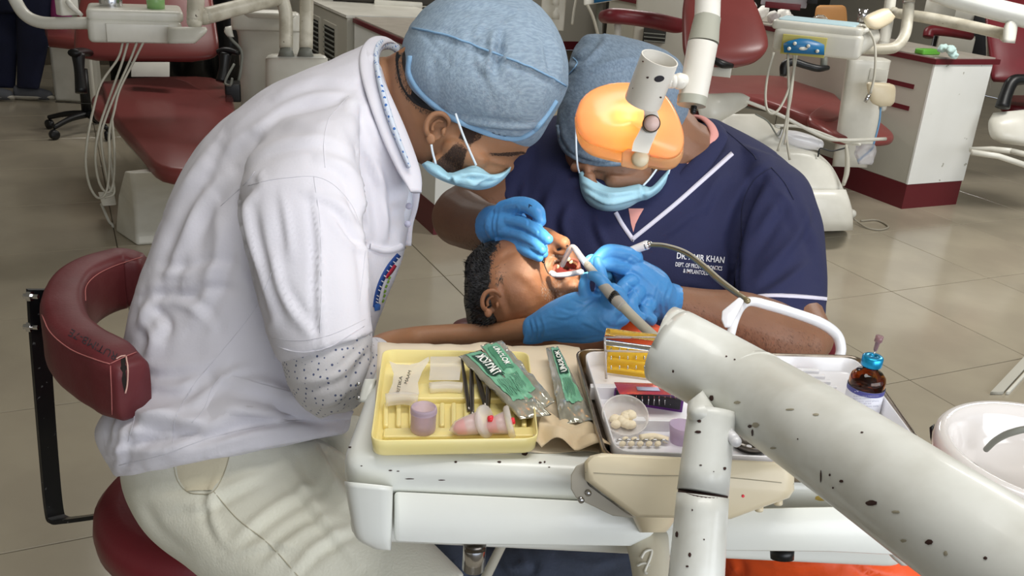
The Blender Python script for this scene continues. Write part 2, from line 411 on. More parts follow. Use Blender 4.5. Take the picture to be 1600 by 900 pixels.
M['yellow_tray'] = mat('pale_yellow_plastic', '#EEDE9A', .3, col2='#E8D688', cscale=10, coat=.3, sss=.05)
M['paper'] = mat('kraft_liner_paper', '#D2BFA0', .85, bump=.3, bscale=60, col2='#C6B190', cscale=14)
M['paper_l'] = mat('pale_liner_paper', '#E3D5BE', .85, bump=.3, bscale=60, col2='#DACAB0', cscale=14)
M['pack_g'] = mat('green_printed_foil', '#7CB898', .25, bump=.5, bscale=45, col2='#6BA888', cscale=20)
M['pack_c'] = mat('clear_foil_wrap', '#C9C7B8', .14, .6, bump=.6, bscale=40, col2='#A9A594', cscale=22)
M['pack_txt'] = mat('white_print', '#F0F2EC', .4)
M['pack_drk'] = mat('dark_green_print', '#1F4436', .5)
M['pack_mid'] = mat('mid_green_print', '#4E8A6C', .5)
M['redgel'] = mat('red_impression_gel', '#E02A38', .35)
M['ink'] = mat('black_marker_ink', '#26242A', .7)
M['vio'] = mat('violet_anodised_box', '#5B1E74', .35, col2='#4B1862', cscale=30)
M['pinkmetal'] = mat('pink_anodised_lid', '#D2566C', .25, .6, col2='#E8825E', cscale=22, cmix=.7)
M['yellow'] = mat('golden_yellow_plastic', '#EDBD30', .35, coat=.2)
M['white_pl'] = mat('glossy_white_plastic', '#E4E3E6', .2, coat=.3)
M['amber'] = mat('amber_glass', '#B06A1C', .04, trans=1, ior=1.4)
M['amber_liq'] = mat('amber_liquid', '#50280A', .1)
M['label'] = mat('white_paper_label', '#E2E2EA', .5)
M['labelblue'] = mat('violet_print', '#4A4A8C', .5)
M['labelgrey'] = mat('grey_small_print', '#A9A9BE', .6)
M['capblue'] = mat('blue_aluminium_cap', '#1C93C4', .25, .6)
M['needle'] = mat('smoky_pink_hub', '#A07C80', .3, trans=.4)
M['ceramic'] = mat('white_ceramic', '#E6E1DE', .08, coat=.6)
M['cotton'] = mat('cotton', '#E6D8BC', .95, bump=.5, bscale=160)
M['cotton_w'] = mat('white_cotton', '#E6E4DE', .95, bump=.5, bscale=160)
M['stone'] = mat('stone_models', '#C9B89A', .7, col2='#A8977A', cscale=60)
M['blue_panel'] = mat('blue_control_panel', '#1F6796', .35)
M['panel_yel'] = mat('yellow_panel_edge', '#B8AE5E', .5)
M['green'] = mat('green_plastic', '#5FA53C', .4)
M['green_l'] = mat('light_green_plastic', '#A8D88C', .3, trans=.4)
M['aqua'] = mat('pale_aqua_tissue', '#C2DEDA', .8)
M['wood'] = mat('orange_wood', '#C58F58', .5)
M['magenta'] = mat('magenta_cloth', '#8E2F6A', .8)
M['shoe'] = mat('grey_mesh_shoe', '#56585E', .8, bump=.4, bscale=120)
M['sole'] = mat('pale_rubber_sole', '#B9B4A8', .6)
M['lampglass'] = None
# orange shade: thin translucent plastic lit from inside by its own lamp
m = bpy.data.materials.new('amber_shade_plastic'); m.use_nodes = True; nt = m.node_tree; nt.nodes.clear()
o_ = nt.nodes.new('ShaderNodeOutputMaterial'); mx = nt.nodes.new('ShaderNodeMixShader'); tr = nt.nodes.new('ShaderNodeBsdfTranslucent'); pb = nt.nodes.new('ShaderNodeBsdfPrincipled')
tr.inputs[0].default_value = hexc('#FFC870'); pb.inputs['Base Color'].default_value = hexc('#F8BE82'); pb.inputs['Roughness'].default_value = .25
mx.inputs[0].default_value = .2; nt.links.new(pb.outputs[0], mx.inputs[1]); nt.links.new(tr.outputs[0], mx.inputs[2]); nt.links.new(mx.outputs[0], o_.inputs[0])
M['shade'] = m
m = m.copy(); m.name = 'clear_amber_skirt'; M['skirt'] = m; m.node_tree.nodes['Principled BSDF'].inputs['Base Color'].default_value = hexc('#F7DDB4'); m.node_tree.nodes['Principled BSDF'].inputs['Transmission Weight'].default_value = .6; m.node_tree.nodes['Principled BSDF'].inputs['IOR'].default_value = 1.15
M['enamel_w'] = mat('plain_white_enamel', '#E3DFD6', .35, col2='#D5CFC2', cscale=14, cmix=.5, coat=.2)
M['collar_grey'] = mat('grey_green_plastic', '#A6A597', .35)
M['bulb'] = mat('lit_halogen_bulb', '#FFF2C0', .5, emit=60, emitcol='#FFE070')
# ================================================================ ROOM
def struct(name, g, m, parent=None, **k):
    o = obj(name, g, m, parent, kind='structure', **k) if parent is None else obj(name, g, m, parent, **k); return o
X0, X1, Y0, Y1, ZC = -3.0, 9.0, -3.7, 10.2, 3.0
floor = struct('floor', G().bb(X0, X1, Y0, Y1, -.12, -.004), M['grout'], smooth=False)
tx, ty = .63, .70
tm = None
for i in range(-2, 15):
    for j in range(-1, 12):
        cx = .12+tx*(i+.5); cy = 2.07+ty*(j-2+.5)
        if cx < X0+.4 or cx > X1-.35 or cy > Y1-.36: continue
        if tm is None:
            t = obj('floor_tile', G().bb(-tx/2+.0018, tx/2-.0018, -ty/2+.0018, ty/2-.0018, -.012, 0), M['tile'], floor, smooth=False); tm = t.data
            b_ = t.modifiers.new('bevel', 'BEVEL'); b_.width = .0015; b_.segments = 1
        else:
            t = bpy.data.objects.new('floor_tile', tm); COL.objects.link(t); t.parent = floor
            b_ = t.modifiers.new('bevel', 'BEVEL'); b_.width = .0015; b_.segments = 1
        t.location = (cx, cy, random.uniform(-.0002, .0002))
struct('wall_left', G().bb(X0-.15, X0, Y0, Y1, 0, ZC), M['wall'], smooth=False)
struct('wall_right', G().bb(X1, X1+.15, Y0, Y1, 0, ZC), M['wall'], smooth=False)
struct('wall_back', G().bb(X0-.15, X1+.15, Y1, Y1+.15, 0, ZC), M['wall'], smooth=False)
struct('ceiling', G().bb(X0-.15, X1+.15, Y0, Y1+.15, ZC, ZC+.12), M['ceil'], smooth=False)
struct('baseboard_back', G().bb(X0, X1, Y1-.02, Y1, 0, .1), M['maroon'], smooth=False)

def zat(px, py, base):
    lo, hi = -1, 3
    for _ in range(40):
        m_ = (lo+hi)/2
        if proj(np.array([[base[0], base[1], m_]]))[0][1] > py: lo = m_
        else: hi = m_
    return lo
def plate(poly, th, rb=.02):
    """slab from px outline with its own heights: (px,py,z)"""
    P = [onz(a, b, z) for a, b, z in poly]; P = catmull(P+[P[0]], 4)[:-1]; c = np.mean(P, 0); dn = V(0, 0, -1)
    def ins(d): return [p+unit(c-p)*d*V(1, 1, .3) for p in P]
    R = [[c+(p-c)*.35 for p in ins(rb)]]
    for a in np.linspace(0, math.pi, 7):
        R.append([p+dn*(th/2-th/2*math.cos(a)) for p in ins(rb*(1-math.sin(a)))])
    R.append([c+(p-c)*.35+dn*th for p in ins(rb)])
    return G().rings(R)
def pl(pts, wob_=0):   # (px,py,d) list
    return [at(*p) for p in pts]

# ================================================================ BACKGROUND LEFT: dental chair, stool, delivery unit
base = onz(260, 372, 0)
ch = thing('dental_chair', 'brick red dental chair at the left, its foot end under a hanging hose bundle', 'dental chair', base)
obj('seat', plate([(158,126,.53),(215,120,.54),(332,120,.54),(362,150,.53),(368,190,.51),(350,240,.49),(318,262,.48),(252,260,.48),(215,224,.49),(174,178,.51)], .07, .03), M['red_bg'], ch)
obj('seat_shell', plate([(162,134,.47),(215,130,.47),(330,130,.47),(356,158,.47),(360,200,.44),(345,250,.41),(316,270,.41),(254,268,.41),(216,234,.42),(178,188,.44)], .04, .01), M['bg_white'], ch)
g = G().sil([(150,95,300,97,4.75,.03), (122,88,334,90,4.75,.055), (116,72,342,74,4.78,.07), (118,40,338,40,4.84,.07), (128,-10,330,-10,4.92,.06), (150,-60,310,-60,5.0,.04)], pw=.8)
obj('backrest', g, M['red_bg'], ch)
g = G().rings([[onz(*p, z) for p in q] for q, z in [([(180,362),(213,384),(345,376),(335,335)], 0), ([(181,345),(213,366),(345,358),(335,320)], .05), ([(184,305),(210,322),(340,315),(330,290)], .2), ([(193,268),(206,270),(325,268),(315,255)], .42)]])
obj('base', g, M['bg_white'], ch, bevel=.012, auto=35)
g = G().box(at(184, 305, 4.35), (.035, .05, .05), MW.T)
obj('foot_switch', G().rings([[onz(*p, z) for p in [(153,300),(178,300),(182,320),(160,322)]] for z in (.12, .16)]), M['bg_white'], ch, bevel=.006)
g = G().tube(pl([(158,318,4.3),(170,345,4.3),(176,352,4.3),(178,366,4.3)]), .006)
obj('lever', g, M['bg_white'], ch)
g = G().rings([[at(x, y, d) for x, y, d in q] for q in [[(205,97,4.62),(265,97,4.62),(265,120,4.6),(205,120,4.6)], [(205,97,4.68),(265,97,4.68),(265,120,4.66),(205,120,4.66)]]])
br = obj('bracket', g, M['bg_white'], ch, bevel=.002)
for x in (209, 230, 251): obj('bolt_hole', G().lathe([(.0055, 0), (.0055, .004)], at(x, 105, 4.62), -unit(ray(x, 105)), 10), M['black'], br)
for L in [[(122,84,4.5),(124,110,4.5),(127,145,4.5)], [(352,84,4.6),(350,105,4.6),(346,128,4.6)]]:
    r = obj('armrest', G().tube(pl(L), [.032, .024, .028]), M['black'], ch)
obj('arm_pad', G().tube(pl([(115,83,4.45),(130,81,4.6),(143,84,4.8)]), [.028, .03, .024], flat=.7), M['black'], ch)
obj('arm_pad', G().tube(pl([(340,82,4.6),(355,79,4.6),(373,83,4.6)]), [.024, .03, .022], flat=.6), M['black'], ch)
# clear film folded over the seat edge
def sheet(rowA, rowB, n=9, mid=3, amp=.01, sd=0):
    A = catmull(rowA, 5); B_ = catmull(rowB, 5); R = []
    for t in np.linspace(0, 1, n):
        R.append([a*(1-t)+b*t+BACK*(amp*noise.noise(Vector((i*.7+sd, t*5, sd)))) for i, (a, b) in enumerate(zip(A, B_))])
    return G().rings(R, closed=False, cap=False)
g = sheet(pl([(172,172,4.2),(205,205,4.1),(232,238,4.0),(251,256,3.96)]), pl([(182,235,4.2),(200,262,4.12),(217,290,4.05),(240,262,3.98)]), amp=.03)
obj('plastic_film', g, M['film'], ch)
obj('plastic_film', sheet(pl([(270,122,4.45),(320,122,4.45),(358,145,4.35),(368,170,4.3)]), pl([(290,127,4.4),(320,145,4.35),(340,158,4.28),(366,172,4.22)]), amp=.01, sd=3), M['film'], ch)

b0 = onz(140, 205, 0)
st = thing('stool', 'black castored stool base behind the hanging hoses at left', 'stool', b0)
hub = onz(136, 178, .12)
obj('column', G().tube([hub, hub+V(0, 0, .28)], .03, smooth=False), M['black'], st)
for k in range(5):
    a = 2.6+k*2*math.pi/5; e = hub+V(math.cos(a)*.26, math.sin(a)*.26, -.045)
    lg = obj('leg', G().tube([hub, (hub+e)/2+V(0, 0, .012), e], [.024, .018, .014]), M['black'], st)
    obj('caster', G().lathe([(.02, -.02), (.03, -.014), (.03, .014), (.02, .02)], e-V(0, 0, .043), (math.cos(a+1.2), math.sin(a+1.2), 0), 14), M['black'], lg)
obj('seat', plate([(142,152,.47),(165,128,.47),(190,130,.47),(190,170,.47),(150,172,.47)], .06, .02), M['red_bg'], st)

# white base of another chair standing farther back, with its red seat edge
b0 = onz(110, 158, 0)
t = thing('chair_base', 'white moulded chair base behind the left stool, beside the standing legs', 'chair base', b0)
g = G().rings([[onz(*p, 0)+V(0, 0, z) for p in [(86,158),(150,162),(160,140),(95,136)]] for z in (0, .1, .3, .47)])
obj('body', g, M['bg_white'], t, bevel=.02, auto=35)
obj('seam', G().tube([onz(86.5,159,.21), onz(118,161,.21), onz(150,163,.21)], .003, 5, smooth=False), M['vent'], t)
obj('seat_pad', plate([(74,56,.60),(74,30,.60),(150,30,.60),(150,60,.60)], .07, .02), M['red_bg'], t)

# delivery unit with its arm, pipes and hoses
dD = 3.95
b0 = onz(460, 200, 0)
du = thing('delivery_unit', 'white instrument tray unit over the left dental chair, carrying a steel cup', 'dental unit', at(210, 60, dD))
def rbox(px0, py0, px1, py1, d, dep, rr=.015, skew=0, zback=0):
    """upright rounded box facing the viewer: front face px rectangle at distance d, going dep deeper"""
    c = at((px0+px1)/2, (py0+py1)/2, d); hw = (px1-px0)/2/FOC*d; hh = (py1-py0)/2/FOC*d
    fwd = unit(ray((px0+px1)/2, (py0+py1)/2)*V(1, 1, 0)); rt = V(fwd[1], -fwd[0], 0)
    ca, sa = math.cos(skew), math.sin(skew); rt, fwd = rt*ca+fwd*sa, fwd*ca-rt*sa
    P = roundpoly([c+rt*hw, c-rt*hw, c-rt*hw+fwd*dep, c+rt*hw+fwd*dep], rr, 4)
    return G().prism([(*p,) for p in P], c[2]-hh, c[2]+hh, min(rr*.6, hh*.6))
obj('body', rbox(143, 33, 281, 68, dD, .26, .03), M['bg_white'], du)
g = G().join(rbox(141, 17, 283, 34, dD-.01, .28, .03)); obj('top_rim', g, M['bg_white'], du)
obj('front_panel', rbox(170, 38, 262, 66, dD-.006, .02, .004), M['bg_white'], du)
obj('pod', G().sil([(262,42,322,42,dD,.04), (262,48,323,50,dD,.05), (262,68,305,68,dD,.04)], pw=.6), M['bg_white'], du)
obj('handle', G().limb([(146,36,3.95,9.5),(110,36,3.93,9.5),(65,35,3.92,9.5),(38,22,3.92,9.5),(20,-8,3.92,9.5),(14,-30,3.92,9.5)]), M['bg_white'], du)
vw = obj('xray_viewer', rbox(94, -14, 124, 24, 3.9, .05, .01, .5), M['bg_white'], du)
obj('knob', G().tube(pl([(106,2,3.86),(112,10,3.86),(128,24,3.9)]), [.012, .012, .008]), M['bg_white'], vw)
obj('arm_joint', G().limb([(306,-18,3.95,13),(306,2,3.95,13),(304,34,3.95,12)]), M['bg_tube'], du)
obj('arm', G().limb([(318,26,3.98,13),(372,12,4.1,12),(430,-3,4.25,12)]), M['bg_tube'], du)
obj('arm_pipe', G().limb([(415,-16,4.25,10),(436,-8,4.28,10.5),(446,18,4.3,10.5),(447,50,4.3,10.5),(447,76,4.3,10.5)], round_ends=False), M['bg_tube'], du)
obj('post_pipe', G().limb([(480,-40,4.3,10.5),(479,20,4.3,10.5),(478,76,4.3,10.5)], round_ends=False), M['bg_tube'], du)
for x in (447, 477): obj('collar', G().sil([(x-9,74,x+9,74,4.3,.03), (x-13,88,x+13,88,4.3,.04)], k=2), M['bg_grey'], du)
obj('pedestal', G().sil([(425,84,500,84,4.42,.10), (416,90,510,90,4.42,.13), (415,110,512,110,4.45,.13), (415,260,512,260,4.6,.13)], pw=.35), M['bg_white'], du)
for i, L in enumerate([[(192,66,3.97),(184,92,3.97),(158,130,3.95),(146,170,3.92),(137,215,3.9),(134,255,3.88),(140,290,3.86),(153,309,3.85),(166,300,3.85),(171,262,3.85),(170,210,3.88)],
          [(200,66,3.97),(190,100,3.97),(172,150,3.95),(155,200,3.9),(149,245,3.88),(155,285,3.86),(168,301,3.85),(177,286,3.86),(179,240,3.88),(175,185,3.92)],
          [(214,66,3.97),(203,95,3.97),(185,135,3.95),(165,185,3.92),(158,215,3.9),(163,255,3.88),(170,290,3.86),(176,300,3.86)],
          [(224,66,3.97),(208,98,3.97),(187,140,3.95),(178,175,3.93),(171,205,3.9),(172,240,3.88),(176,275,3.87),(178,302,3.86),(163,309,3.85)]]):
    obj('hose', G().tube(pl(L), .0052, 8), M['hose_l'], du)
sp = G().sil([(372,18,462,18,4.7,.12), (362,22,468,24,4.7,.15), (362,45,470,48,4.72,.15), (372,58,470,60,4.75,.14), (376,170,470,170,4.9,.14), (376,270,470,270,5.0,.14)], pw=.45)
t = thing('spittoon_pillar', 'bulky aged white spittoon pillar behind the two pipes with grey collars', 'dental unit', onz(420, 260, 0))
obj('body', sp, M['bg_white'], t)
obj('lid', G().sil([(384,14,452,16,4.62,.10), (378,20,462,24,4.62,.12), (384,27,458,30,4.62,.10)], pw=.7), M['bg_white'], t)
obj('cable', G().tube(pl([(352,45,4.6),(362,62,4.6),(377,80,4.62),(376,110,4.62),(370,140,4.62)]), .008, 8), M['bg_grey'], t)
obj('plug', G().sil([(352,42,362,40,4.6,.01), (350,50,364,52,4.6,.015), (356,58,366,58,4.6,.01)], k=2), M['bg_white'], t)
solo('steel_cup', G().lathe([(.0, 0), (.045, 0), (.047, .004), (.05, .12), (.047, .12), (.044, .01), (0, .008)], at(174, 16, 4.06), (0, 0, 1), 28), M['chrome'], 'shiny steel cup standing on the left background tray', 'cup')
t = thing('plastic_tub', 'clear tub with light green lid beside the steel cup on the left tray', 'container', at(244, 16, 4.06))
q = at(244, 16, 4.06)
obj('tub', G().lathe([(0, 0), (.036, 0), (.04, .07), (.037, .07), (.033, .006), (0, .005)], q, (0, 0, 1), 24), M['green_l'], t)
obj('lid', G().lathe([(0, .04), (.03, .04), (.034, .06), (0, .064)], q, (0, 0, 1), 24), M['green'], t)

# dark equipment and cloth in the gap behind the chair
t = thing('curtain', 'black hanging cloth behind the left chair back', 'curtain', onz(335, 140, 0))
c0 = onz(335, 140, 0)
g = G(); R = []
for z in np.linspace(0, 1.6, 6): R.append([c0+V(x, .35+.05*math.sin(x*24), z) for x in np.linspace(-.75, .3, 40)])
g.rings(R, closed=False, cap=False); ob = obj('cloth', g, M['black'], t); ob.modifiers.new('s', 'SOLIDIFY').thickness = .01
t = thing('control_box', 'small black floor box with a bent grey cable beside the left seat', 'box', at(365, 145, 4.55))
obj('housing', rbox(352, 132, 376, 160, 4.5, .12, .01), M['black'], t)
obj('cable', G().tube(pl([(366,100,4.5),(356,118,4.48),(352,130,4.48),(360,133,4.46),(363,122,4.46)]), .006, 8), M['bg_grey'], t)

# ---- standing person, far left
p = thing('person', 'standing person in dark navy trousers and grey shoes at the far left edge', 'person', onz(40, 155, 0))
g = G().sil([(-30,-120,86,-120,6.4,.12), (-20,-60,92,-60,6.45,.13), (-15,0,86,0,6.5,.12), (-10,20,80,20,6.52,.11)])
g.sil([(24,5,86,5,6.5,.10), (26,60,78,60,6.55,.09), (26,110,68,110,6.6,.08), (26,138,61,140,6.62,.07)])
g.sil([(-40,5,32,5,6.6,.10), (-32,60,28,60,6.65,.09), (-28,110,26,110,6.7,.08), (-26,136,24,138,6.72,.07)])
obj('trousers', fuse(g, .012, 4), M['navy_dark'], p)
for dx, dd in ((0, 0), (-62, .1)):
    q = onz(40+dx, 156, 0); g = G().tube([q+RIGHT*-.06+V(0, 0, .06), q+RIGHT*.03+V(0, 0, .055), q+RIGHT*.16+V(0, 0, .035), q+RIGHT*.19+V(0, 0, .028)], [.045, .048, .036, .02], 14)
    sh = obj('shoe', g, M['shoe'], p)
    obj('sole', G().tube([q+RIGHT*-.07+V(0, 0, .02), q+RIGHT*.05+V(0, 0, .018), q+RIGHT*.2+V(0, 0, .018)], [.044, .046, .03], 14, flat=.4), M['sole'], sh)
obj('magenta_cloth', G().sil([(80,0,92,-20,6.45,.05), (79,24,112,24,6.45,.06), (82,27,112,27,6.45,.05)], k=3), M['magenta'], p, label='magenta cloth hem')

# ---- cabinets in the middle distance
def slab(g, x0, x1, y0, y1, z0, z1): return g.bb(x0, x1, y0, y1, z0, z1)
c1 = onz(542, 28, .85)
t = thing('cabinet', 'grey cabinet with two dark louvred vents behind the pipe with the grey collar', 'cabinet', (c1[0], c1[1], 0))
obj('body', G().bb(c1[0], c1[0]+.62, c1[1], c1[1]+1.5, .0, .85), M['cab_grey'], t, smooth=False, bevel=.004)
obj('worktop', G().bb(c1[0]-.005, c1[0]+.62, c1[1]-.005, c1[1]+1.5, .85, .865), M['bg_white'], t, smooth=False)
for y in (c1[1]+.22, c1[1]+.62):
    f = obj('vent', G().bb(c1[0]-.008, c1[0]+.002, y, y+.3, .46, .78), M['cab_grey'], t, smooth=False)
    obj('vent_opening', G().bb(c1[0]-.009, c1[0]-.006, y+.03, y+.27, .485, .755), M['vent'], f, smooth=False)
    for k in range(9): obj('slat', G().box((c1[0]-.012, y+.15, .50+k*.03), (.006, .12, .0035)), M['bg_grey'], f, smooth=False)
c2 = onz(677, 367, 0)
t = thing('cabinet', 'white cabinet with maroon plinth behind the masked faces, brown edged stone top', 'cabinet', (c2[0], c2[1], 0))
obj('body', G().bb(c2[0], c2[0]+.55, c2[1], c2[1]+1.4, .15, .83), M['cab_white'], t, smooth=False, bevel=.003)
obj('plinth', G().bb(c2[0]-.002, c2[0]+.552, c2[1]-.002, c2[1]+1.4, 0, .15), M['maroon'], t, smooth=False)
obj('worktop', G().bb(c2[0]+.006, c2[0]+.55, c2[1]+.006, c2[1]+1.4, .84, .86), M['counter'], t, smooth=False)
obj('edge_strip', G().bb(c2[0]-.008, c2[0]+.56, c2[1]-.008, c2[1]+1.4, .828, .852), M['maroon'], t, smooth=False)
t = thing('table', 'low pale table with a dark glossy top and chrome leg beyond the vented cabinet', 'table', at(600, 20, 6.2))
obj('top', rbox(520, -12, 700, 6, 6.1, .6, .02), M['darkwall'], t)
obj('paper', rbox(585, 3, 660, 12, 6.05, .3, .01), M['bg_white'], t)
obj('leg', G().tube([at(557, 6, 6.15), at(557, 26, 6.15)], .012, smooth=False), M['chrome'], t)
obj('shelf', rbox(520, 22, 760, 30, 6.2, .7, .02), M['cab_grey'], t)

# ---- middle gap above the caps
c3 = onz(868, 60, 0)
t = thing('partition', 'tall dark partition panel beyond the two caps', 'partition', (c3[0]+.4, 9.6, 0))
obj('panel', G().bb(c3[0]-.2, c3[0]+3.6, 9.6, 9.66, 0, 1.9), M['darkwall'], t, smooth=False)
for k in range(3): obj('skirting', G().bb(c3[0]-.2+k*1.27, c3[0]+1.05+k*1.27, 9.585, 9.6, 0, .12), M['cab_grey'], t, smooth=False)
t = thing('dental_unit', 'pale upright unit of bottles and hoses behind the left cap', 'dental unit', at(870, 40, 6.0))
obj('column', rbox(846, -30, 884, 46, 6.0, .2, .01), M['bg_white'], t)
for y in (-6, 8, 30): obj('bottle', G().lathe([(0, 0), (.022, 0), (.024, .04), (.01, .055), (.008, .07), (0, .07)], at(868, y, 5.9), (0, 0, 1), 14), M['bg_white'], t)
obj('bar', G().tube(pl([(902,-10,5.9),(897,15,5.9),(894,38,5.9)]), .008), M['bg_white'], t)
t = thing('monitor', 'tilted blue panelled instrument tray above the right cap', 'dental unit', at(945, 0, 5.6))
obj('tray', G().rings([[at(x, y, d) for x, y, d in q] for q in [[(912,9,5.5),(978,-2,5.5),(978,-40,5.5),(912,-40,5.5)], [(912,9,5.8),(978,-2,5.8),(978,-40,5.8),(912,-40,5.8)]]]), M['bg_white'], t, bevel=.01)
obj('blue_panel', G().rings([[at(x, y, d) for x, y, d in q] for q in [[(928,5,5.48),(976,-3,5.48),(976,-26,5.48),(928,-26,5.48)], [(928,5,5.5),(976,-3,5.5),(976,-26,5.5),(928,-26,5.5)]]]), M['blue_panel'], t)
obj('hose', G().tube(pl([(918,8,5.5),(926,25,5.5),(932,45,5.5),(938,70,5.5)]), .009), M['hose_l'], t)
obj('post', G().tube(pl([(937,0,5.7),(936,60,5.7)]), .02, smooth=False), M['bg_grey'], t)
b0 = onz(1000, 120, 0)
t = thing('stool', 'maroon curved stool backrest beyond the right cap', 'stool', b0)
obj('arm_backrest', G().tube(pl([(944,26,5.2),(958,25,5.1),(985,27,5.1),(1020,32,5.15),(1052,39,5.25),(1062,40,5.3)]), [.036, .042, .042, .044, .044, .04], 14, flat=1.0), M['red'], t)
obj('bar', G().tube(pl([(965,36,5.2),(965,90,5.3)]), .02, smooth=False), M['bg_white'], t)
obj('seat', plate([(950,95,.45),(1040,92,.45),(1060,120,.45),(950,125,.45)], .07, .02), M['red'], t)
t = thing('cabinet', 'grey cabinet with louvred vents beyond the maroon stool arc', 'cabinet', at(1030, 60, 6.6))
obj('body', rbox(990, -20, 1075, 110, 6.6, .5, .02), M['cab_grey'], t)
for y0, y1 in ((8, 20), (45, 66)):
    f = obj('vent', rbox(1005, y0, 1040, y1, 6.58, .03, .002), M['vent'], t)
    for k in range(4):
        yy = y0+2+k*(y1-y0-3)/3; obj('slat', rbox(1006, yy-1, 1039, yy+.6, 6.57, .012, .001), M['bg_grey'], f)

# ================================================================ BACKGROUND RIGHT
c4 = onz(1407, 326, 0); cw = .46; cy1 = 7.4
t = thing('cabinet', 'white cabinet run with maroon plinth and maroon edged stone top at the right', 'cabinet', (c4[0], c4[1], 0))
obj('body', G().bb(c4[0], c4[0]+cw, c4[1], cy1, .15, .845), M['cab_grey'], t, smooth=False, bevel=.003)
obj('end_panel', G().bb(c4[0]-.002, c4[0]+cw+.003, c4[1]-.012, c4[1]+.003, .15, .845), M['cab_white'], t, smooth=False, bevel=.002)
obj('plinth', G().bb(c4[0]-.001, c4[0]+cw-.005, c4[1]-.008, cy1, 0, .15), M['maroon'], t, smooth=False)
obj('worktop', G().bb(c4[0]+.008, c4[0]+cw+.04, c4[1]+.01, cy1, .872, .88), M['counter'], t, smooth=False)
obj('edge_strip', G().bb(c4[0]-.01, c4[0]+cw+.05, c4[1]-.02, cy1, .845, .873), M['maroon'], t, smooth=False)
for y0, z in ((c4[1]+.10, .70), (c4[1]+.10, .575)):
    obj('handle_slot', G().bb(c4[0]-.004, c4[0]+.01, y0, y0+(.36 if z > .6 else .22), z-.013, z+.013), M['maroon'], t, smooth=False)
for y in (c4[1]+.6, c4[1]+1.2, c4[1]+1.8): obj('door_gap', G().bb(c4[0]-.001, c4[0]+.01, y, y+.004, .16, .84), M['vent'], t, smooth=False)
zt = .885
def ctop(px, py): return onz(px, py, zt)
q = ctop(1448, 84)
solo('plastic_box', G().prism(roundpoly([q+V(-.05,-.02,0), q+V(.09,-.02,0), q+V(.09,.05,0), q+V(-.05,.05,0)], .015), q[2]-.004, q[2]+.025, .006), M['green'], 'flat green plastic box on the right white cabinet top', 'box')
q = ctop(1482, 90); g = G()
for k in range(7): g.sphere(q+V(random.uniform(-.04, .04), random.uniform(-.03, .04), random.uniform(.01, .05)), (.03, .025, .02), nu=10, nv=7)
solo('tissue', wob(fuse(g, .006, 2), .008, 60), M['aqua'], 'crumpled pale aqua and white tissue beside the green box', 'tissue')
# cotton bags on the counter seen past the red backrest
for i, (x, y, r) in enumerate([(1176,12,.035), (1188,22,.05), (1208,28,.045), (1222,24,.05), (1232,30,.04)]):
    q = onz(x, y, .93); g = G()
    for k in range(5): g.sphere(q+V(random.uniform(-.6, .6)*r, random.uniform(-.6, .6)*r, random.uniform(-.5, .5)*r), r*.8, nu=10, nv=7)
    solo('cotton_bag', wob(fuse(g, .008, 2), .01, 40, i), M['cotton_w'], 'white cotton tuft, %s of the row on the counter past the red backrest' % ['farthest left', 'second from left', 'middle one', 'second from right', 'rightmost and nearest'][i], 'cotton', 'cotton tufts on the right counter')
solo('tray_box', rbox(1190, -6, 1260, 10, 6.0, .25, .01), M['frost'], 'pale plastic storage box behind the cotton tufts', 'box')
solo('file_folder', rbox(1196, 5, 1250, 14, 6.0, .2, .005), M['maroon'], 'flat maroon folder under the pale storage box', 'folder')
solo('wooden_stand', G().sil([(1281,8,1316,8,6.55,.02), (1275,13,1322,13,6.55,.025), (1272,34,1324,34,6.6,.025), (1270,46,1324,46,6.62,.025)], k=4), M['wood'], 'orange-brown wooden stand behind the background instrument tray', 'stand')
solo('jar', G().lathe([(0, 0), (.05, 0), (.052, .01), (.05, .07), (.02, .09), (0, .09)], V(4.74, 5.12, .8795), (0, 0, 1), 24), M['clear'], 'clear glass jar in front of the orange-brown wooden stand', 'jar')
solo('black_box', rbox(1262, -10, 1278, 6, 5.9, .1, .005), M['black'], 'small black box on the far counter', 'box')
solo('steel_cup', G().lathe([(0, 0), (.022, 0), (.024, .06), (.021, .06), (.019, .004), (0, .003)], at(1346, 34, 4.6), (0, 0, 1), 20), M['chrome'], 'small shiny steel cup beside the beige switch handle', 'cup')

# right dental chair
b0 = onz(1230, 375, 0)
ch = thing('dental_chair', 'brick red dental chair with a white base behind the navy scrub shoulder', 'dental chair', b0)
g = G().sil([(1085,104,1150,106,4.62,.03), (1075,98,1178,98,4.62,.05), (1068,82,1197,80,4.63,.065), (1066,60,1199,58,4.66,.07), (1066,20,1184,14,4.72,.065), (1070,-10,1170,-16,4.78,.06), (1080,-70,1150,-74,4.88,.05)], pw=.85)
obj('backrest', g, M['red_bg'], ch)
obj('seat', plate([(1070,118,.57),(1150,117,.57),(1215,118,.57),(1262,125,.56),(1300,142,.55),(1322,165,.53),(1322,176,.52),(1300,186,.52),(1260,180,.53),(1200,158,.55),(1140,146,.57),(1070,146,.58)], .06, .02), M['red_bg'], ch)
obj('leg_rest', plate([(1322,158,.54),(1362,180,.5),(1392,202,.46),(1397,212,.45),(1380,216,.45),(1340,215,.46),(1308,211,.48),(1280,196,.50),(1262,180,.53),(1290,160,.55)], .05, .02), M['red_bg'], ch)
obj('seat_shell', plate([(1100,150,.50),(1150,150,.50),(1215,172,.49),(1290,211,.44),(1320,218,.42),(1376,218,.41),(1378,208,.43),(1320,180,.48),(1250,140,.50),(1120,135,.52)], .03, .008), M['bg_white'], ch)
obj('edge_trim', G().tube(pl([(1150,152,4.5),(1215,178,4.55),(1285,213,4.6),(1320,219,4.65),(1384,217,4.75)]), .009, 8), M['bg_white'], ch)
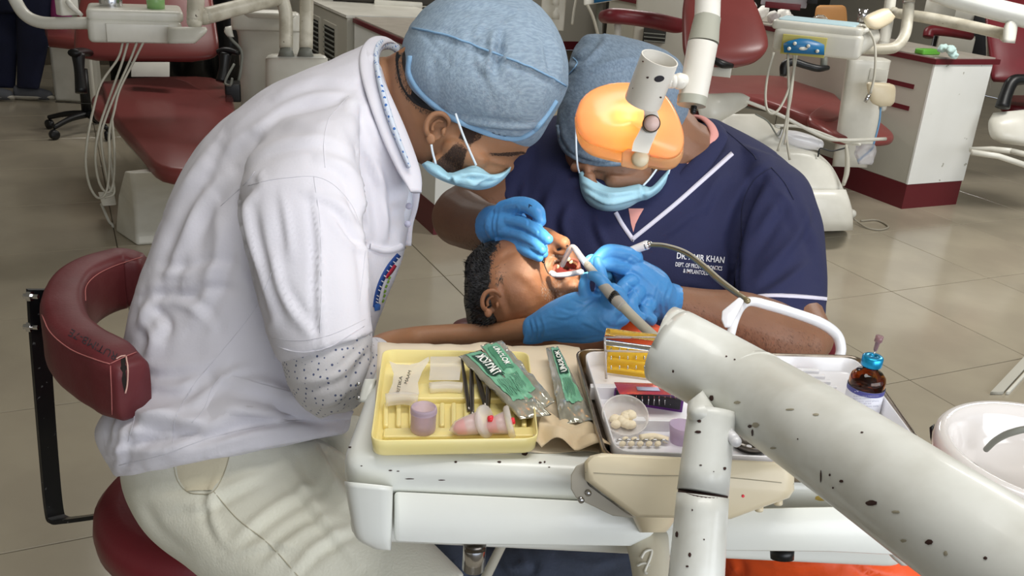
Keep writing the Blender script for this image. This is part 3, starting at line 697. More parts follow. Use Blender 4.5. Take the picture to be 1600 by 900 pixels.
obj('side_cover', G().sil([(1085,147,1095,190,4.45,.05), (1120,146,1118,192,4.45,.08), (1155,145,1150,176,4.5,.07), (1172,152,1168,165,4.55,.03)], pw=.8), M['bg_white'], ch)
g = G().sil([(1130,178,1180,178,4.85,.10), (1120,200,1222,204,4.85,.18), (1120,226,1258,230,4.82,.2), (1120,236,1278,240,4.8,.22), (1120,262,1300,262,4.8,.22), (1120,300,1318,298,4.8,.22)], pw=.4)
obj('base_dome', g, M['bg_white'], ch)
g = G().sil([(1120,298,1320,296,4.79,.225), (1120,330,1330,328,4.8,.225), (1120,366,1331,360,4.83,.225)], pw=.35, k=2)
obj('base', g, M['bg_white'], ch)
obj('motor_cover', G().limb([(1222,210,4.65,8),(1240,216,4.65,12),(1262,222,4.65,12),(1278,226,4.65,9)]), M['white_pl'], ch)
obj('frame_bar', G().tube(pl([(1218,200,4.6),(1214,196,4.6),(1260,200,4.7),(1320,222,4.7),(1345,226,4.65)]), .007), M['bg_white'], ch)
obj('hanging_strap', G().limb([(1322,228,4.6,2.5),(1324,250,4.6,3.5),(1323,270,4.6,4),(1318,288,4.6,3)]), M['hose_l'], ch)
obj('cable', G().tube(pl([(1180,178,4.6),(1200,190,4.6),(1215,212,4.6),(1222,200,4.6)]), .004), M['bg_grey'], ch)
obj('cable', G().tube(pl([(1278,245,4.6),(1282,232,4.6),(1300,236,4.6),(1325,230,4.6)]), .004), M['black'], ch)
obj('floor_cable', G().tube([onz(1330, 338, .05), onz(1338, 345, .02), onz(1355, 356, .006), onz(1375, 359, .006), onz(1388, 354, .006), onz(1370, 344, .006), onz(1345, 345, .006)], .005), M['hose'], ch)
obj('floor_plug', G().sphere(onz(1331, 334, .06), .025, nu=12, nv=8), M['bg_white'], ch)
obj('bracket', rbox(1112, 104, 1142, 120, 4.6, .05, .003), M['bg_white'], ch)
obj('back_hinge', G().tube(pl([(1115,93,4.55),(1128,100,4.55),(1144,103,4.58)]), [.015, .02, .012]), M['black'], ch)
obj('armrest', G().tube(pl([(1224,118,4.75),(1226,102,4.75),(1240,97,4.75),(1258,102,4.75),(1278,107,4.75),(1294,106,4.78)]), [.018, .022, .02, .018, .018, .012], 12), M['black'], ch)
obj('armrest_post', G().tube(pl([(1288,84,4.8),(1287,104,4.78)]), .018, smooth=False), M['bg_grey'], ch)

# right delivery unit
dR = 4.1
du = thing('delivery_unit', 'white instrument tray unit with blue control panel over the right dental chair', 'dental unit', at(1275, 60, dR))
obj('body', rbox(1208, 50, 1342, 87, dR, .26, .03, -.1), M['bg_white'], du)
obj('top_rim', rbox(1206, 38, 1344, 52, dR-.012, .3, .03, -.1), M['bg_white'], du)
obj('tray_liner', rbox(1216, 35, 1334, 39, dR+.02, .24, .02, -.1), mat('liner_blue', '#A9C4CC', .6), du)
Rb = rbox(1222, 57, 1289, 87, dR-.012, .02, .003, 0); pan = obj('control_panel', Rb, M['panel_yel'], du)
g = G(); P_ = [(1224,68),(1232,64),(1250,60),(1265,61),(1280,66),(1288,70),(1288,86),(1225,82)]
g.rings([[at(x, y, dR-.045) for x, y in P_], [at(x, y, dR-.02) for x, y in P_]]); obj('blue_panel', g, M['blue_panel'], pan)
obj('badge', G().rings([[at(1255+7*math.cos(a), 76+2.6*math.sin(a), d) for a in np.linspace(0, 6.28, 14, endpoint=False)] for d in (dR-.049, dR-.044)]), M['bg_white'], pan)
for x, y in ((1242, 68), (1263, 72), (1233, 76), (1277, 80)): obj('knob', G().lathe([(.008, 0), (.008, .014), (.004, .018)], at(x, y, dR-.044), -unit(ray(x, y)), 12), M['bg_white'], pan)
obj('side_pod', G().sil([(1330,48,1372,44,dR+.08,.08), (1330,60,1374,62,dR+.08,.08), (1330,87,1350,84,dR+.08,.06)], pw=.6), M['bg_white'], du)
obj('arm_pipe', G().limb([(1342,76,4.25,8),(1370,77,4.3,8),(1398,74,4.32,8.5),(1413,56,4.34,8.5),(1418,30,4.36,8.5),(1420,6,4.36,8.5)]), M['bg_tube'], du)
obj('pipe_collar', G().limb([(1420,4,4.34,9),(1421,-12,4.34,9)], round_ends=False), M['chrome'], du)
obj('post_pipe', G().limb([(1380,70,4.75,8.5),(1386,40,4.75,8.5),(1394,-20,4.75,8.5)]), M['bg_white'], du)
vw = obj('handle_box', G().sil([(1349,33,1356,44,4.1,.02), (1354,24,1372,46,4.1,.03), (1376,14,1392,36,4.12,.03), (1388,13,1399,26,4.12,.02)], pw=.7), M['cream_plastic'], du)
obj('grip', G().tube(pl([(1344,52,4.08),(1356,46,4.08)]), .011), M['bg_white'], vw)
obj('hose_tip', G().tube(pl([(1358,148,4.05),(1352,159,4.05)]), .008, smooth=False), M['chrome'], du)
for L in [[(1358,48,4.08),(1366,66,4.08),(1368,90,4.06),(1366,120,4.05),(1360,146,4.05)],
          [(1209,82,4.12),(1200,115,4.12),(1196,150,4.1),(1200,174,4.08),(1212,176,4.08),(1226,155,4.1),(1238,120,4.12),(1243,86,4.14)],
          [(1231,84,4.12),(1232,120,4.12),(1232,165,4.1),(1230,200,4.1),(1226,226,4.1)],
          [(1245,84,4.14),(1240,115,4.12),(1236,150,4.1),(1230,185,4.1),(1229,215,4.1),(1234,250,4.1)],
          [(1240,86,4.14),(1240,110,4.12),(1234,150,4.1),(1226,200,4.1),(1215,236,4.1)]]:
    obj('hose', G().tube(pl(L), .0055, 8), M['hose_l'], du)
t = thing('water_unit', 'white water bottle pillar between the right dental chair and the white cabinet', 'dental unit', onz(1345, 260, 0))
obj('pillar', G().sil([(1332,86,1380,90,5.0,.08), (1324,92,1392,95,5.0,.12), (1322,100,1390,104,5.0,.13), (1312,170,1376,176,5.1,.13), (1300,260,1355,262,5.2,.12)], pw=.5), M['bg_white'], t)
obj('bracket_plate', rbox(1359, 108, 1386, 126, 4.88, .03, .003), M['bg_white'], t)
obj('bottle_box', G().sil([(1356,128,1390,130,4.8,.05), (1354,134,1399,136,4.8,.06), (1360,158,1398,158,4.82,.06), (1372,166,1392,166,4.82,.04)], pw=.6), M['cream_plastic'], t)
obj('neck', G().limb([(1380,160,4.82,7),(1379,168,4.82,6)]), M['bg_white'], t)
obj('blue_tube', G().tube(pl([(1376,168,4.8),(1374,190,4.8),(1368,215,4.8),(1362,232,4.8),(1350,243,4.8),(1340,252,4.8)]), .005, 8), mat('blue_tube', '#6E9CC4', .4), t)
obj('bag', wob(G().sil([(1338,226,1366,226,4.8,.02), (1335,240,1368,240,4.8,.04), (1340,256,1362,256,4.8,.02)]), .012, 30), M['frost'], t)
# beams of the neighbouring lamp
t = thing('operating_light_boom', 'long grimy white double lamp arm crossing the top right corner', 'lamp arm', at(1500, 30, 4.5))
obj('upper_tube', G().limb([(1440,-22,4.3,17),(1500,0,4.3,17),(1600,26,4.3,18),(1640,36,4.3,18)], flat=.9), M['enamel'], t)
obj('lower_bar', G().limb([(1396,20,4.7,9),(1450,28,4.6,11),(1520,42,4.5,11),(1572,54,4.4,11)], flat=.8), M['bg_tube'], t)
obj('joint', G().sil([(1574,30,1590,32,4.3,.03), (1568,44,1590,44,4.3,.035), (1566,66,1586,68,4.3,.035)], k=4), M['bg_white'], t)
# far right chair and stool
b0 = onz(1620, 235, 0)
ch = thing('dental_chair', 'maroon dental chair cut off by the right edge of the photo', 'dental chair', b0)
obj('backrest', G().sil([(1552,128,1640,132,5.6,.03), (1548,120,1660,122,5.6,.06), (1546,90,1660,90,5.65,.08), (1540,40,1660,40,5.7,.07), (1540,-10,1660,-10,5.8,.06)], pw=.6), M['red'], ch)
obj('armrest', G().tube(pl([(1640,124,5.3),(1600,124,5.3),(1582,128,5.3),(1572,148,5.3),(1566,168,5.3)]), [.03, .03, .035, .035, .04]), M['black'], ch)
obj('seat', plate([(1572,148,.55),(1660,150,.55),(1660,168,.55),(1572,163,.55)], .06, .02), M['red'], ch)
obj('seat_shell', G().sil([(1552,176,1660,166,5.4,.1), (1544,192,1660,190,5.4,.14), (1548,214,1660,224,5.4,.14), (1565,224,1660,236,5.4,.1)], pw=.7), M['bg_white'], ch)
obj('side_panel', G().rings([[at(x, y, d) for x, y in [(1540,30),(1546,30),(1548,140),(1541,95)]] for d in (5.9, 6.1)]), M['bg_white'], ch)
for L in [[(1518,238,5.0),(1560,244,5.0),(1620,264,5.0)], [(1516,234,5.4),(1550,233,5.3),(1580,236,5.2)], [(1580,236,5.2),(1640,250,5.1)]]:
    q = [at(*p_) for p_ in L]; obj('foot_rail', G().tube(q, .016, 8, smooth=False), M['bg_white'], ch)
t = thing('stool', 'maroon stool backrest behind the green box on the cabinet', 'stool', at(1485, 60, 6.4))
obj('arm_backrest', G().tube(pl([(1450,58,6.3),(1454,48,6.3),(1480,50,6.3),(1518,57,6.35)]), [.035, .035, .03, .025], 12), M['red'], t)
q = at(1462, 56, 6.4); obj('bar', G().tube([q, q*V(1, 1, 0)+V(0, 0, .02)], .016, smooth=False), M['black'], t); obj('foot', G().lathe([(.2, 0), (.2, .015), (.03, .04)], q*V(1, 1, 0), (0, 0, 1), 20), M['black'], t)
t = thing('appliance', 'pale grey box and black gap-shade block beyond the right cabinet, behind the long lamp arm', 'appliance', at(1500, 70, 7.0))
obj('box', rbox(1466, 58, 1518, 90, 6.9, .4, .01), M['cab_grey'], t)
obj('tall_box', rbox(1486, 8, 1532, 44, 7.2, .4, .01), M['bg_white'], t)
obj('gap_shade_block', rbox(1516, 26, 1546, 92, 7.0, .3, .01), M['black'], t)  # black block stands in for the shade of the gap
obj('monitor_back', G().rings([[at(x, y, d) for x, y in [(1450,-10),(1500,-10),(1488,40),(1440,34)]] for d in (7.0, 7.1)]), M['cab_grey'], t)
# ================================================================ PERSON 1: seated clinician in the white coat
def place(P_, off=0): return P_
p1 = thing('person', 'person in white coat and cream trousers, seated on the left, bending over the patient', 'person', at(300, 740, 1.40)*V(1, 1, 0)+V(0, 0, .5))
# --- coat
ct = G().sil([(182,746,545,676,1.39,.165), (158,704,548,662,1.40,.175), (150,664,552,635,1.41,.17), (188,600,562,596,1.43,.155), (196,520,588,512,1.45,.155), (222,430,618,430,1.46,.165), (256,335,640,350,1.47,.175), (292,255,650,295,1.48,.185), (345,190,644,250,1.48,.19), (430,132,628,200,1.47,.165), (515,94,612,158,1.46,.12), (572,66,600,108,1.46,.085)], n=44)
ct.sil([(440,185,560,150,1.34,.05), (398,225,560,190,1.30,.075), (378,280,560,240,1.265,.085), (370,340,566,310,1.23,.082), (385,410,572,390,1.21,.08), (404,480,578,455,1.20,.08), (424,540,582,500,1.195,.08), (438,568,586,522,1.19,.08)], n=36)
ct = fuse(ct, .0055, 5)
ct = wob(ct, .004, 9, 1); ct = wob(ct, .0018, 26, 2)
FL = [
 ([(415,500),(395,430),(378,370),(372,320),(395,285)], 9, -.012), ([(500,540),(440,460),(425,400)], 8, .004),
 ([(225,450),(255,370),(300,290),(330,240)], 12, .006), ([(250,470),(275,400),(300,340),(318,300)], 10, .006), ([(215,520),(235,470),(250,430)], 9, .005),
 ([(290,430),(300,360),(325,300),(350,270)], 11, .006), ([(300,500),(330,440),(345,380),(340,330)], 12, .007), ([(260,330),(300,280),(340,215)], 9, .005),
 ([(330,260),(380,215),(440,190),(500,190)], 11, .005), ([(400,200),(460,160),(530,150),(570,170)], 9, .005), ([(430,150),(490,125),(550,125)], 8, .004), ([(380,255),(430,225),(500,215),(550,235)], 9, .004),
 ([(500,245),(540,262),(565,300),(572,340)], 9, .006), ([(480,300),(530,320),(556,350),(566,385)], 8, .005), ([(545,285),(568,330),(578,370)], 7, .006), ([(520,330),(550,370),(575,385)], 6, -.005),
 ([(560,150),(590,215),(620,270),(632,320)], 10, .008), ([(545,170),(575,230),(600,300),(605,370)], 9, .006), ([(600,290),(612,340),(612,385)], 8, -.006),
 ([(330,510),(300,480),(260,470),(225,490)], 9, .006), ([(380,455),(330,450),(280,465),(235,460)], 9, -.005), ([(385,430),(340,420),(290,430),(250,425)], 9, .005), ([(225,500),(240,530),(230,560)], 10, .007), ([(240,480),(262,505),(258,530)], 8, -.006),
 ([(205,560),(250,575),(300,570),(350,560)], 10, .004), ([(230,600),(280,605),(310,590)], 9, .006), ([(290,640),(330,610),(370,580),(400,575)], 9, .005),
 ([(190,700),(230,660),(280,655),(330,668)], 12, .012), ([(180,690),(240,690),(300,672),(350,648)], 9, -.010), ([(200,640),(240,652),(280,640)], 9, .008), ([(260,680),(320,662),(380,645),(440,640)], 10, .009), ([(270,700),(340,680),(410,662),(480,655)], 8, -.007),
 ([(350,590),(420,605),(480,635),(545,645)], 12, .010), ([(360,625),(420,635),(480,645),(530,640)], 9, -.009), ([(445,640),(490,648),(540,640)], 7, .006),
 ([(410,320),(420,380),(440,440),(460,500)], 9, .004), ([(440,300),(450,360),(455,400)], 7, .003), ([(490,300),(500,380),(500,470),(506,550)], 6, .005), ([(560,330),(572,420),(578,500)], 6, .004),
 ([(180,740),(190,700),(196,660)], 7, .005), ([(165,700),(170,665),(180,640)], 7, -.005), ([(500,575),(530,600),(560,590)], 8, -.004),
]
ct = folds(ct, FL); B1 = bvh(ct)
obj('coat', ct, M['white_cloth'], p1)
g = G()
for L in [[(388,290),(420,282),(450,278),(490,276),(520,288),(548,318),(562,350)], [(398,268),(385,285),(345,322)], [(545,150),(525,172),(512,190),(506,225),(508,262)], [(425,425),(400,480),(350,545),(300,605),(272,660)],
          [(350,583),(332,605),(318,640),(300,660)], [(352,584),(420,605),(480,622),(500,625)], [(300,608),(275,650),(270,700)], [(424,528),(470,532),(520,522),(580,494)], [(490,275),(500,350),(502,440),(500,520)],
          [(186,727),(250,712),(300,694),(350,678),(420,664),(480,656),(540,652)], [(572,378),(568,420),(562,470)], [(200,625),(210,650),(200,690)]]: seam(g, B1, L, .4)
obj('stitching', g, M['seam_white'], p1)
fa = catmull([(352,584),(420,603),(480,622),(548,640)], 6); fb = catmull([(316,650),(380,652),(450,656),(540,657)], 6); Rw = []
for s_ in np.linspace(0, 1, 9): Rw.append([hit(B1, *(a*(1-s_)+b*s_), .006*min(1, 5*min(s_+.08, 1-s_))*min(1, k_/2+.0) - .0004, None) for k_, (a, b) in enumerate(zip(fa, fb))])
if all(x is not None for r in Rw for x in r): obj('coat_flap', G().rings(Rw, closed=False, cap=False), M['white_cloth'], p1)
# hem band of the sleeve
obj('sleeve_band', ribbon(G(), B1, [(431,551),(470,560),(520,550),(584,512)], 20, .0016), M['white_cloth'], p1)
# collar and dotted under-collar
cg = G().tube(pl([(650,300,1.33),(640,268,1.34),(618,215,1.335),(596,160,1.335),(580,115,1.36),(577,85,1.40),(588,66,1.46),(604,62,1.52),(618,70,1.56)]), [.010,.020,.024,.022,.018,.014,.012,.010,.010], 12, flat=.35)
obj('collar', cg, M['white_cloth'], p1)
cg = G().tube(pl([(640,262,1.325),(630,238,1.322),(615,200,1.32),(602,160,1.322),(592,120,1.345),(588,90,1.40),(594,72,1.46),(608,70,1.52),(622,78,1.55)]), [.006,.008,.010,.011,.010,.009,.009,.008,.008], 10, flat=.45)
obj('shirt_collar', cg, M['dot_blue'], p1)
# front opening edge
obj('front_placket', G().tube(pl([(636,258,1.40),(650,290,1.42),(648,320,1.43),(640,350,1.44),(637,384,1.44)]), .007, 10, flat=.5), M['white_cloth'], p1)
obj('inner_shirt', G().limb([(625,285,1.40,16),(628,320,1.41,17),(622,352,1.42,14)]), mat('shirt_inner', '#CDD0DC', .85), p1)
for q in ((636, 322), (634, 350)): obj('button', G().lathe([(.005, 0), (.005, .002)], at(q[0]+3, q[1], 1.355), -ray(*q), 12), M['labelgrey'], p1)
# pocket with embroidered crest
pk = ribbon(G(), B1, [(577,385),(600,392),(622,388),(634,378)], 9, .003)
pp = obj('pocket', pk, M['white_cloth'], p1)
g = ribbon(G(), B1, [(623,398),(608,416),(596,438),(589,460),(586,480)], 7, .0012); obj('crest_ring', g, M['labelblue'] if 0 else mat('crest_blue', '#1B3F80', .7), pp)
g = G()
for i in range(11):
    t_ = (i+.5)/11; c = catmull([(622,400),(608,417),(596,439),(589,460),(587,474)], 11); q = c[int(t_*(len(c)-1))]; ribbon(g, B1, [(q[0]-1.6, q[1]-1), (q[0]+1.8, q[1]+1.2)], 1.3, .002, sm=False)
obj('crest_lettering', g, M['thread'], pp)
obj('crest_ribbon', decal(G(), B1, [(583,476),(589,472),(594,476),(593,484),(585,486)], .0016), mat('crest_blue2', '#3A6EBE', .7), pp)
obj('crest_roof', ribbon(G(), B1, [(617,414),(610,424),(602,434)], [5, 6, 4], .0014), mat('crest_red', '#A02038', .7), pp)
g = G()
for q in [(606,440),(603,447),(601,455),(600,462),(598,470),(608,434)]: decal(g, B1, [(q[0]-2.5,q[1]+2),(q[0],q[1]-3),(q[0]+2.5,q[1]-1),(q[0],q[1]+3)], .0014)
obj('crest_leaves', g, mat('crest_green', '#7FA832', .7), pp)
obj('crest_dots', ribbon(ribbon(G(), B1, [(611,448),(608,456)], 2, .0014, sm=False), B1, [(607,462),(603,470)], 2.4, .0014, sm=False), mat('crest_navy', '#23345E', .7), pp)

# --- dotted shirt sleeve bagging at the elbow
sg = G().sil([(430,540,580,500,1.195,.068), (441,572,582,530,1.19,.072), (452,608,577,565,1.185,.07), (474,638,566,600,1.18,.062), (500,655,548,636,1.18,.04)], n=36)
sg.limb([(530,600,1.18,46),(560,570,1.21,40),(585,552,1.26,26),(600,545,1.29,20)])
sg = folds(fuse(sg, .004, 4), [([(575,540),(545,570),(515,600)], 5, .003), ([(580,548),(560,590),(548,630)], 5, .004), ([(582,560),(572,590),(560,620)], 4, -.004), ([(460,600),(500,595),(540,580)], 7, .003), ([(480,635),(520,630),(555,600)], 6, .003)])
obj('shirt_sleeve', sg, M['dot_cloth'], p1)
# --- trousers
tg = G().sil([(196,700,420,640,1.42,.13), (188,742,450,660,1.41,.14), (206,800,520,700,1.37,.13), (262,862,600,760,1.31,.12), (352,930,660,830,1.25,.11), (450,1010,730,900,1.2,.1)], n=40)
tg.sil([(420,660,560,650,1.52,.09), (440,740,620,690,1.5,.10), (500,820,670,770,1.47,.10), (560,900,720,860,1.42,.09)], n=30)
tg = wob(fuse(tg, .006, 5), .004, 10, 5)
tg = folds(tg, [([(300,800),(350,770),(410,740)], 8, .005), ([(230,770),(300,760),(370,735)], 9, -.004), ([(340,750),(330,800),(350,850)], 8, .004), ([(360,850),(420,800),(500,750)], 9, .005), ([(400,880),(450,830),(520,790)], 9, -.004), ([(450,900),(500,850),(560,820)], 8, .005), ([(480,690),(500,730),(540,780)], 12, .010), ([(500,680),(520,720),(545,760)], 10, -.010),
   ([(350,870),(420,850),(480,860)], 7, .004), ([(430,700),(470,760),(520,830),(560,880)], 9, .005), ([(250,800),(290,790),(330,795)], 6, .003), ([(220,780),(250,830),(300,870)], 9, -.003)])
B3 = bvh(tg); obj('trousers', tg, M['cream_cloth'], p1)
pk = ribbon(G(), B3, [(318,706),(318,735),(316,760)], [96, 78, 44], .0012); 
g = G()
for px0, px1, y in [(273,362,720),(276,360,728),(280,356,738),(284,350,748),(288,344,758),(293,338,766)]: pass
Rw = []
for t_ in np.linspace(0, 1, 9):
    a = catmull([(272,722),(277,748),(291,768)], 4)[int(t_*8)]; b = catmull([(365,688),(356,728),(334,766)], 4)[int(t_*8)]
    Rw.append([hit(B3, *(a*(1-s)+b*s), .0012 if 0 < s < 1 else -.0004) for s in np.linspace(0, 1, 11)])
if all(x is not None for r in Rw for x in r): obj('pocket', G().rings(Rw, closed=False, cap=False), M['pocket_cloth'], p1)
g = G()
for L in [[(271,724),(277,750),(292,768),(312,772),(334,768),(352,735),(363,690)], [(334,768),(370,810),(420,850),(470,905)], [(363,690),(380,684)]]: seam(g, B3, L, .7)
obj('trouser_seams', g, M['seam_cream'], p1)

# --- body (head, neck, forearm, one continuous skin under the clothes)
bd = G()
bd.sil([(600,92,690,40,1.46,.07), (606,160,690,80,1.46,.075), (640,238,730,120,1.45,.075), (664,262,800,120,1.45,.075)], n=30)
bd.sil([(640,60,860,60,1.45,.085), (648,130,870,120,1.45,.09), (655,180,848,190,1.45,.085), (664,215,834,222,1.45,.076), (667,240,818,238,1.45,.068), (672,262,802,254,1.45,.06), (690,278,792,274,1.45,.048), (712,290,770,286,1.45,.03)], n=36)
bd.limb([(752,248,1.43,20),(776,256,1.43,13),(790,260,1.435,10),(796,261,1.44,8)])       # nose
bd.limb([(730,205,1.40,14),(775,228,1.40,12),(815,234,1.43,9)], round_ends=True)   # brow ridge
bd.limb([(710,235,1.385,20),(745,248,1.39,18)])                        # cheekbone
bd.limb([(690,255,1.39,16),(720,272,1.40,14)])                         # jaw
bd.limb([(600,140,1.47,50),(500,300,1.48,90),(400,480,1.46,90),(330,660,1.42,95)])   # core inside the coat
bd.limb([(480,290,1.27,55),(500,560,1.20,42),(515,600,1.19,36)])
bd.limb([(515,605,1.19,34),(590,546,1.27,22),(640,530,1.33,19),(700,523,1.34,17),(760,520,1.34,16),(830,512,1.31,17)])
bd = fuse(bd, .0036, 4)
bd = folds(bd, [([(752,240),(775,248),(800,250)], 4, -.003), ([(765,247),(785,256),(800,260)], 4, .002), ([(650,200),(640,150),(630,110)], 6, .001)])
Bb = bvh(bd); obj('body', bd, M['skin1'], p1)
# ear
e0 = 1.352
def ear(px, py, sc, rot, d, m, par, flipx=1):
    g = G(); c, s = math.cos(rot), math.sin(rot)
    def T(x, y, dd): x *= flipx; return at(px+sc*(x*c-y*s), py+sc*(x*s+y*c), d+dd)
    k = sc/FOC*d
    g.tube([T(-.1,.55,.012), T(-.45,.35,.0), T(-.6,-.1,-.004), T(-.45,-.6,-.006), T(0,-.82,-.006), T(.42,-.62,0), T(.5,-.3,.008)], [.12*k,.15*k,.15*k,.15*k,.14*k,.12*k,.08*k], 10)
    g.tube([T(-.2,.2,.006), T(-.28,-.1,.003), T(-.1,-.42,.002), T(.2,-.42,.006)], [.12*k,.1*k,.09*k,.07*k], 8)
    g.tube([T(.42,.25,.006), T(.36,.02,.003), T(.4,-.2,.008)], [.1*k,.13*k,.08*k], 8)
    g.sphere(T(-.12,.62,.004), (.26*k,.3*k,.14*k), np.array([RIGHT, UP, BACK]), 14, 9)
    g.sphere(T(-.05,0,.014), (.5*k,.72*k,.10*k), np.array([RIGHT*c-UP*s, RIGHT*s+UP*c, BACK]), 16, 10)
    return obj('ear', fuse(g, .0012, 3), m, par)
ear(683, 201, 30, .35, 1.366, M['skin1'], p1)
# hair, beard, brow
hg = G().sil([(624,76,640,68,1.45,.05), (622,95,660,85,1.45,.076), (625,118,672,108,1.45,.0785), (636,138,680,126,1.45,.077), (652,154,700,140,1.445,.073)], n=24)
hr = obj('hair', ribbon(fuse(hg, .004, 2), Bb, [(628,70),(628,95),(636,128),(654,154),(682,172)], [12,18,22,20,8], .001), M['hair'], p1)
g = fuzz(G(), Bb, [(618,80),(640,80),(665,150),(690,178),(660,175),(632,150),(618,120)], 1500, .006, lambda x, y: (-.2, 1), .4, lift=.2)
obj('nape_hair', g, M['hair'], p1)
g = fuzz(G(), Bb, [(724,198),(738,196),(744,208),(738,222),(728,238),(722,264),(700,284),(684,266),(683,250),(700,236),(716,218)], 11000, .004, lambda x, y: (-.1, 1), .2, curl=.6, lift=.6)
decal(g, Bb, [(722,200),(738,203),(740,214),(732,224),(722,216)], .0003); o = obj('beard', g, M['beard'], p1)
g = fuzz(G(), Bb, [(764,239),(785,239),(816,237),(821,240),(795,244),(768,243)], 900, .005, lambda x, y: (1, .15), .28, lift=.1); fuzz(g, Bb, [(720,190),(745,202),(756,208),(750,216),(738,222),(722,216)], 1800, .004, lambda x, y: (.2, 1), .2, lift=.6)
obj('eyebrow', g, M['beard'], p1)
# cap
capg = G().sil([(628,78,630,126,1.45,.04), (634,54,640,150,1.45,.08), (650,26,660,172,1.45,.105), (680,-2,688,197,1.45,.12), (720,-20,730,217,1.45,.13), (762,-24,772,230,1.45,.13), (802,-14,812,233,1.45,.125), (838,8,840,220,1.45,.115), (864,36,860,190,1.45,.10), (882,70,878,160,1.45,.07), (889,96,888,136,1.45,.03)], n=44)
capg = fuse(capg, .0042, 5)
capg = wob(capg, .003, 14, 9)
capg = folds(capg, [([(645,46),(700,58),(770,84),(840,112),(886,136)], 4, .0045), ([(783,48),(780,75),(772,118)], 7, -.013), ([(745,75),(752,105),(772,120)], 6, .003), ([(860,50),(872,90),(876,130)], 7, .005), ([(850,60),(858,100),(864,126)], 6, -.004), ([(700,185),(760,196),(820,200),(855,190)], 4, .003), ([(710,178),(770,188),(830,192)], 4, -.003), ([(720,200),(770,208),(820,212)], 3, .0025), ([(640,150),(680,178),(720,196)], 5, .003), ([(650,20),(700,8),(760,5),(820,20)], 6, .003)])
capg = folds(capg, [([(random.uniform(640,860), random.uniform(0,60)) , (random.uniform(650,860), random.uniform(60,200))], random.uniform(4, 8), random.choice([-1, 1])*.0012) for _ in range(14)])
Bc = bvh(capg); cp = obj('surgical_cap', capg, M['cap'], p1)
g = G(); seam(g, Bc, [(642,88),(640,112),(650,134),(668,154),(700,179),(738,199),(776,212),(808,216),(832,205),(852,182),(868,158)], 5, .0005); obj('elastic_rim', g, M['cap_rim'], cp)
g = G(); seam(g, Bc, [(645,44),(700,56),(770,82),(840,110),(884,134)], 1.6, .001); obj('seam_ridge', g, M['cap_rim'], cp)
g = G(); [seam(g, Bc, [(706+i*9, 192+i*2.2),(710+i*9, 193+i*2.2)], .5) for i in range(12)]; obj('stitching', g, M['navy_seam'], cp)
# mask
mg = G().sil([(658,257,668,251,1.385,.02), (672,272,686,258,1.39,.05), (692,283,703,270,1.40,.064), (716,291,722,264,1.405,.07), (744,297,744,257,1.41,.07), (768,293,767,272,1.425,.06), (785,282,785,269,1.435,.045), (797,268,800,256,1.445,.02)], n=30, k=6)
mg = folds(fuse(mg, .0022, 2), [([(700,272),(706,280),(712,290)], 2.5, -.003), ([(722,276),(745,272),(768,280)], 3, .0022), ([(706,281),(740,286),(786,272)], 3, .004), ([(712,272),(745,275),(775,278)], 3, .0035), ([(703,270),(712,284),(722,292)], 3, .003), ([(725,272),(748,284),(770,284)], 3, -.0025), ([(668,262),(690,276),(705,282)], 3, .002)])
mk = obj('face_mask', mg, M['mask'], p1)
obj('ear_loop', G().tube(pl([(712,178,1.345),(716,190,1.34),(724,212,1.345),(735,238,1.35),(744,258,1.36)]), .0017, 8), M['strap'], mk)
obj('ear_loop', G().tube(pl([(674,226,1.35),(676,238,1.355),(681,256,1.365)]), .0017, 8), M['strap'], mk)

# --- gloved hand holding the suction tube
def hand(name, palm, fingers, m, par, cuff=None, vox=.0016, sm=2, **k):
    g = G()
    for L in palm: g.limb(L, 18)
    for L in fingers: g.limb(L, 14)
    if cuff: g.limb(cuff, 20, round_ends=False)
    g = fuse(g, vox, sm); g = wob(g, .0007, 60, 3)
    if 'fl' in k: g = folds(g, k['fl'])
    o = obj(name, g, m, par); return o, g
hand('glove', [[(838,513,1.305,23),(868,502,1.29,31),(902,494,1.28,38),(935,492,1.275,36)], [(880,514,1.29,22),(925,514,1.28,22),(952,505,1.275,20)], [(912,464,1.285,11),(888,478,1.29,15),(865,492,1.30,16)]],
  [[(948,482,1.262,14),(951,462,1.243,12),(944,444,1.230,11),(933,433,1.228,9.5),(925,431,1.232,8)], [(940,462,1.268,12),(940,436,1.262,10.5),(936,418,1.26,9.5),(934,407,1.262,7.5)], [(960,486,1.262,14),(972,474,1.258,11),(968,459,1.252,10),(958,450,1.245,8.5)],
   [(922,478,1.265,13),(914,458,1.262,10.5),(913,444,1.262,9),(916,434,1.262,7.5)], [(958,503,1.268,14),(976,496,1.268,10.5),(978,482,1.27,9.5),(970,474,1.268,8)]], M['glove'], p1,
  cuff=[(820,518,1.31,19),(828,519,1.31,20),(842,515,1.305,22)], fl=[([(830,500),(834,518),(832,534)], 2.2, .0014), ([(837,498),(842,516),(840,536)], 2.2, .0012), ([(846,494),(851,512),(848,532)], 2.4, .0009), ([(872,480),(900,486),(925,470)], 3, -.0014), ([(896,466),(912,472),(930,462)], 2.2, .0014), ([(862,494),(886,496),(905,484)], 2.5, .001), ([(940,500),(955,512),(975,508)], 2.5, -.0014), ([(905,500),(930,512),(950,522)], 3, .0009), ([(925,446),(936,452),(948,450)], 1.8, -.0012)])
hand('glove', [[(955,440,1.36,12),(938,425,1.34,12)]], [[(948,432,1.33,9),(928,430,1.305,7),(912,432,1.30,6)], [(944,416,1.335,8),(926,404,1.32,7),(916,408,1.315,5.5)]], M['glove_light'], p1)

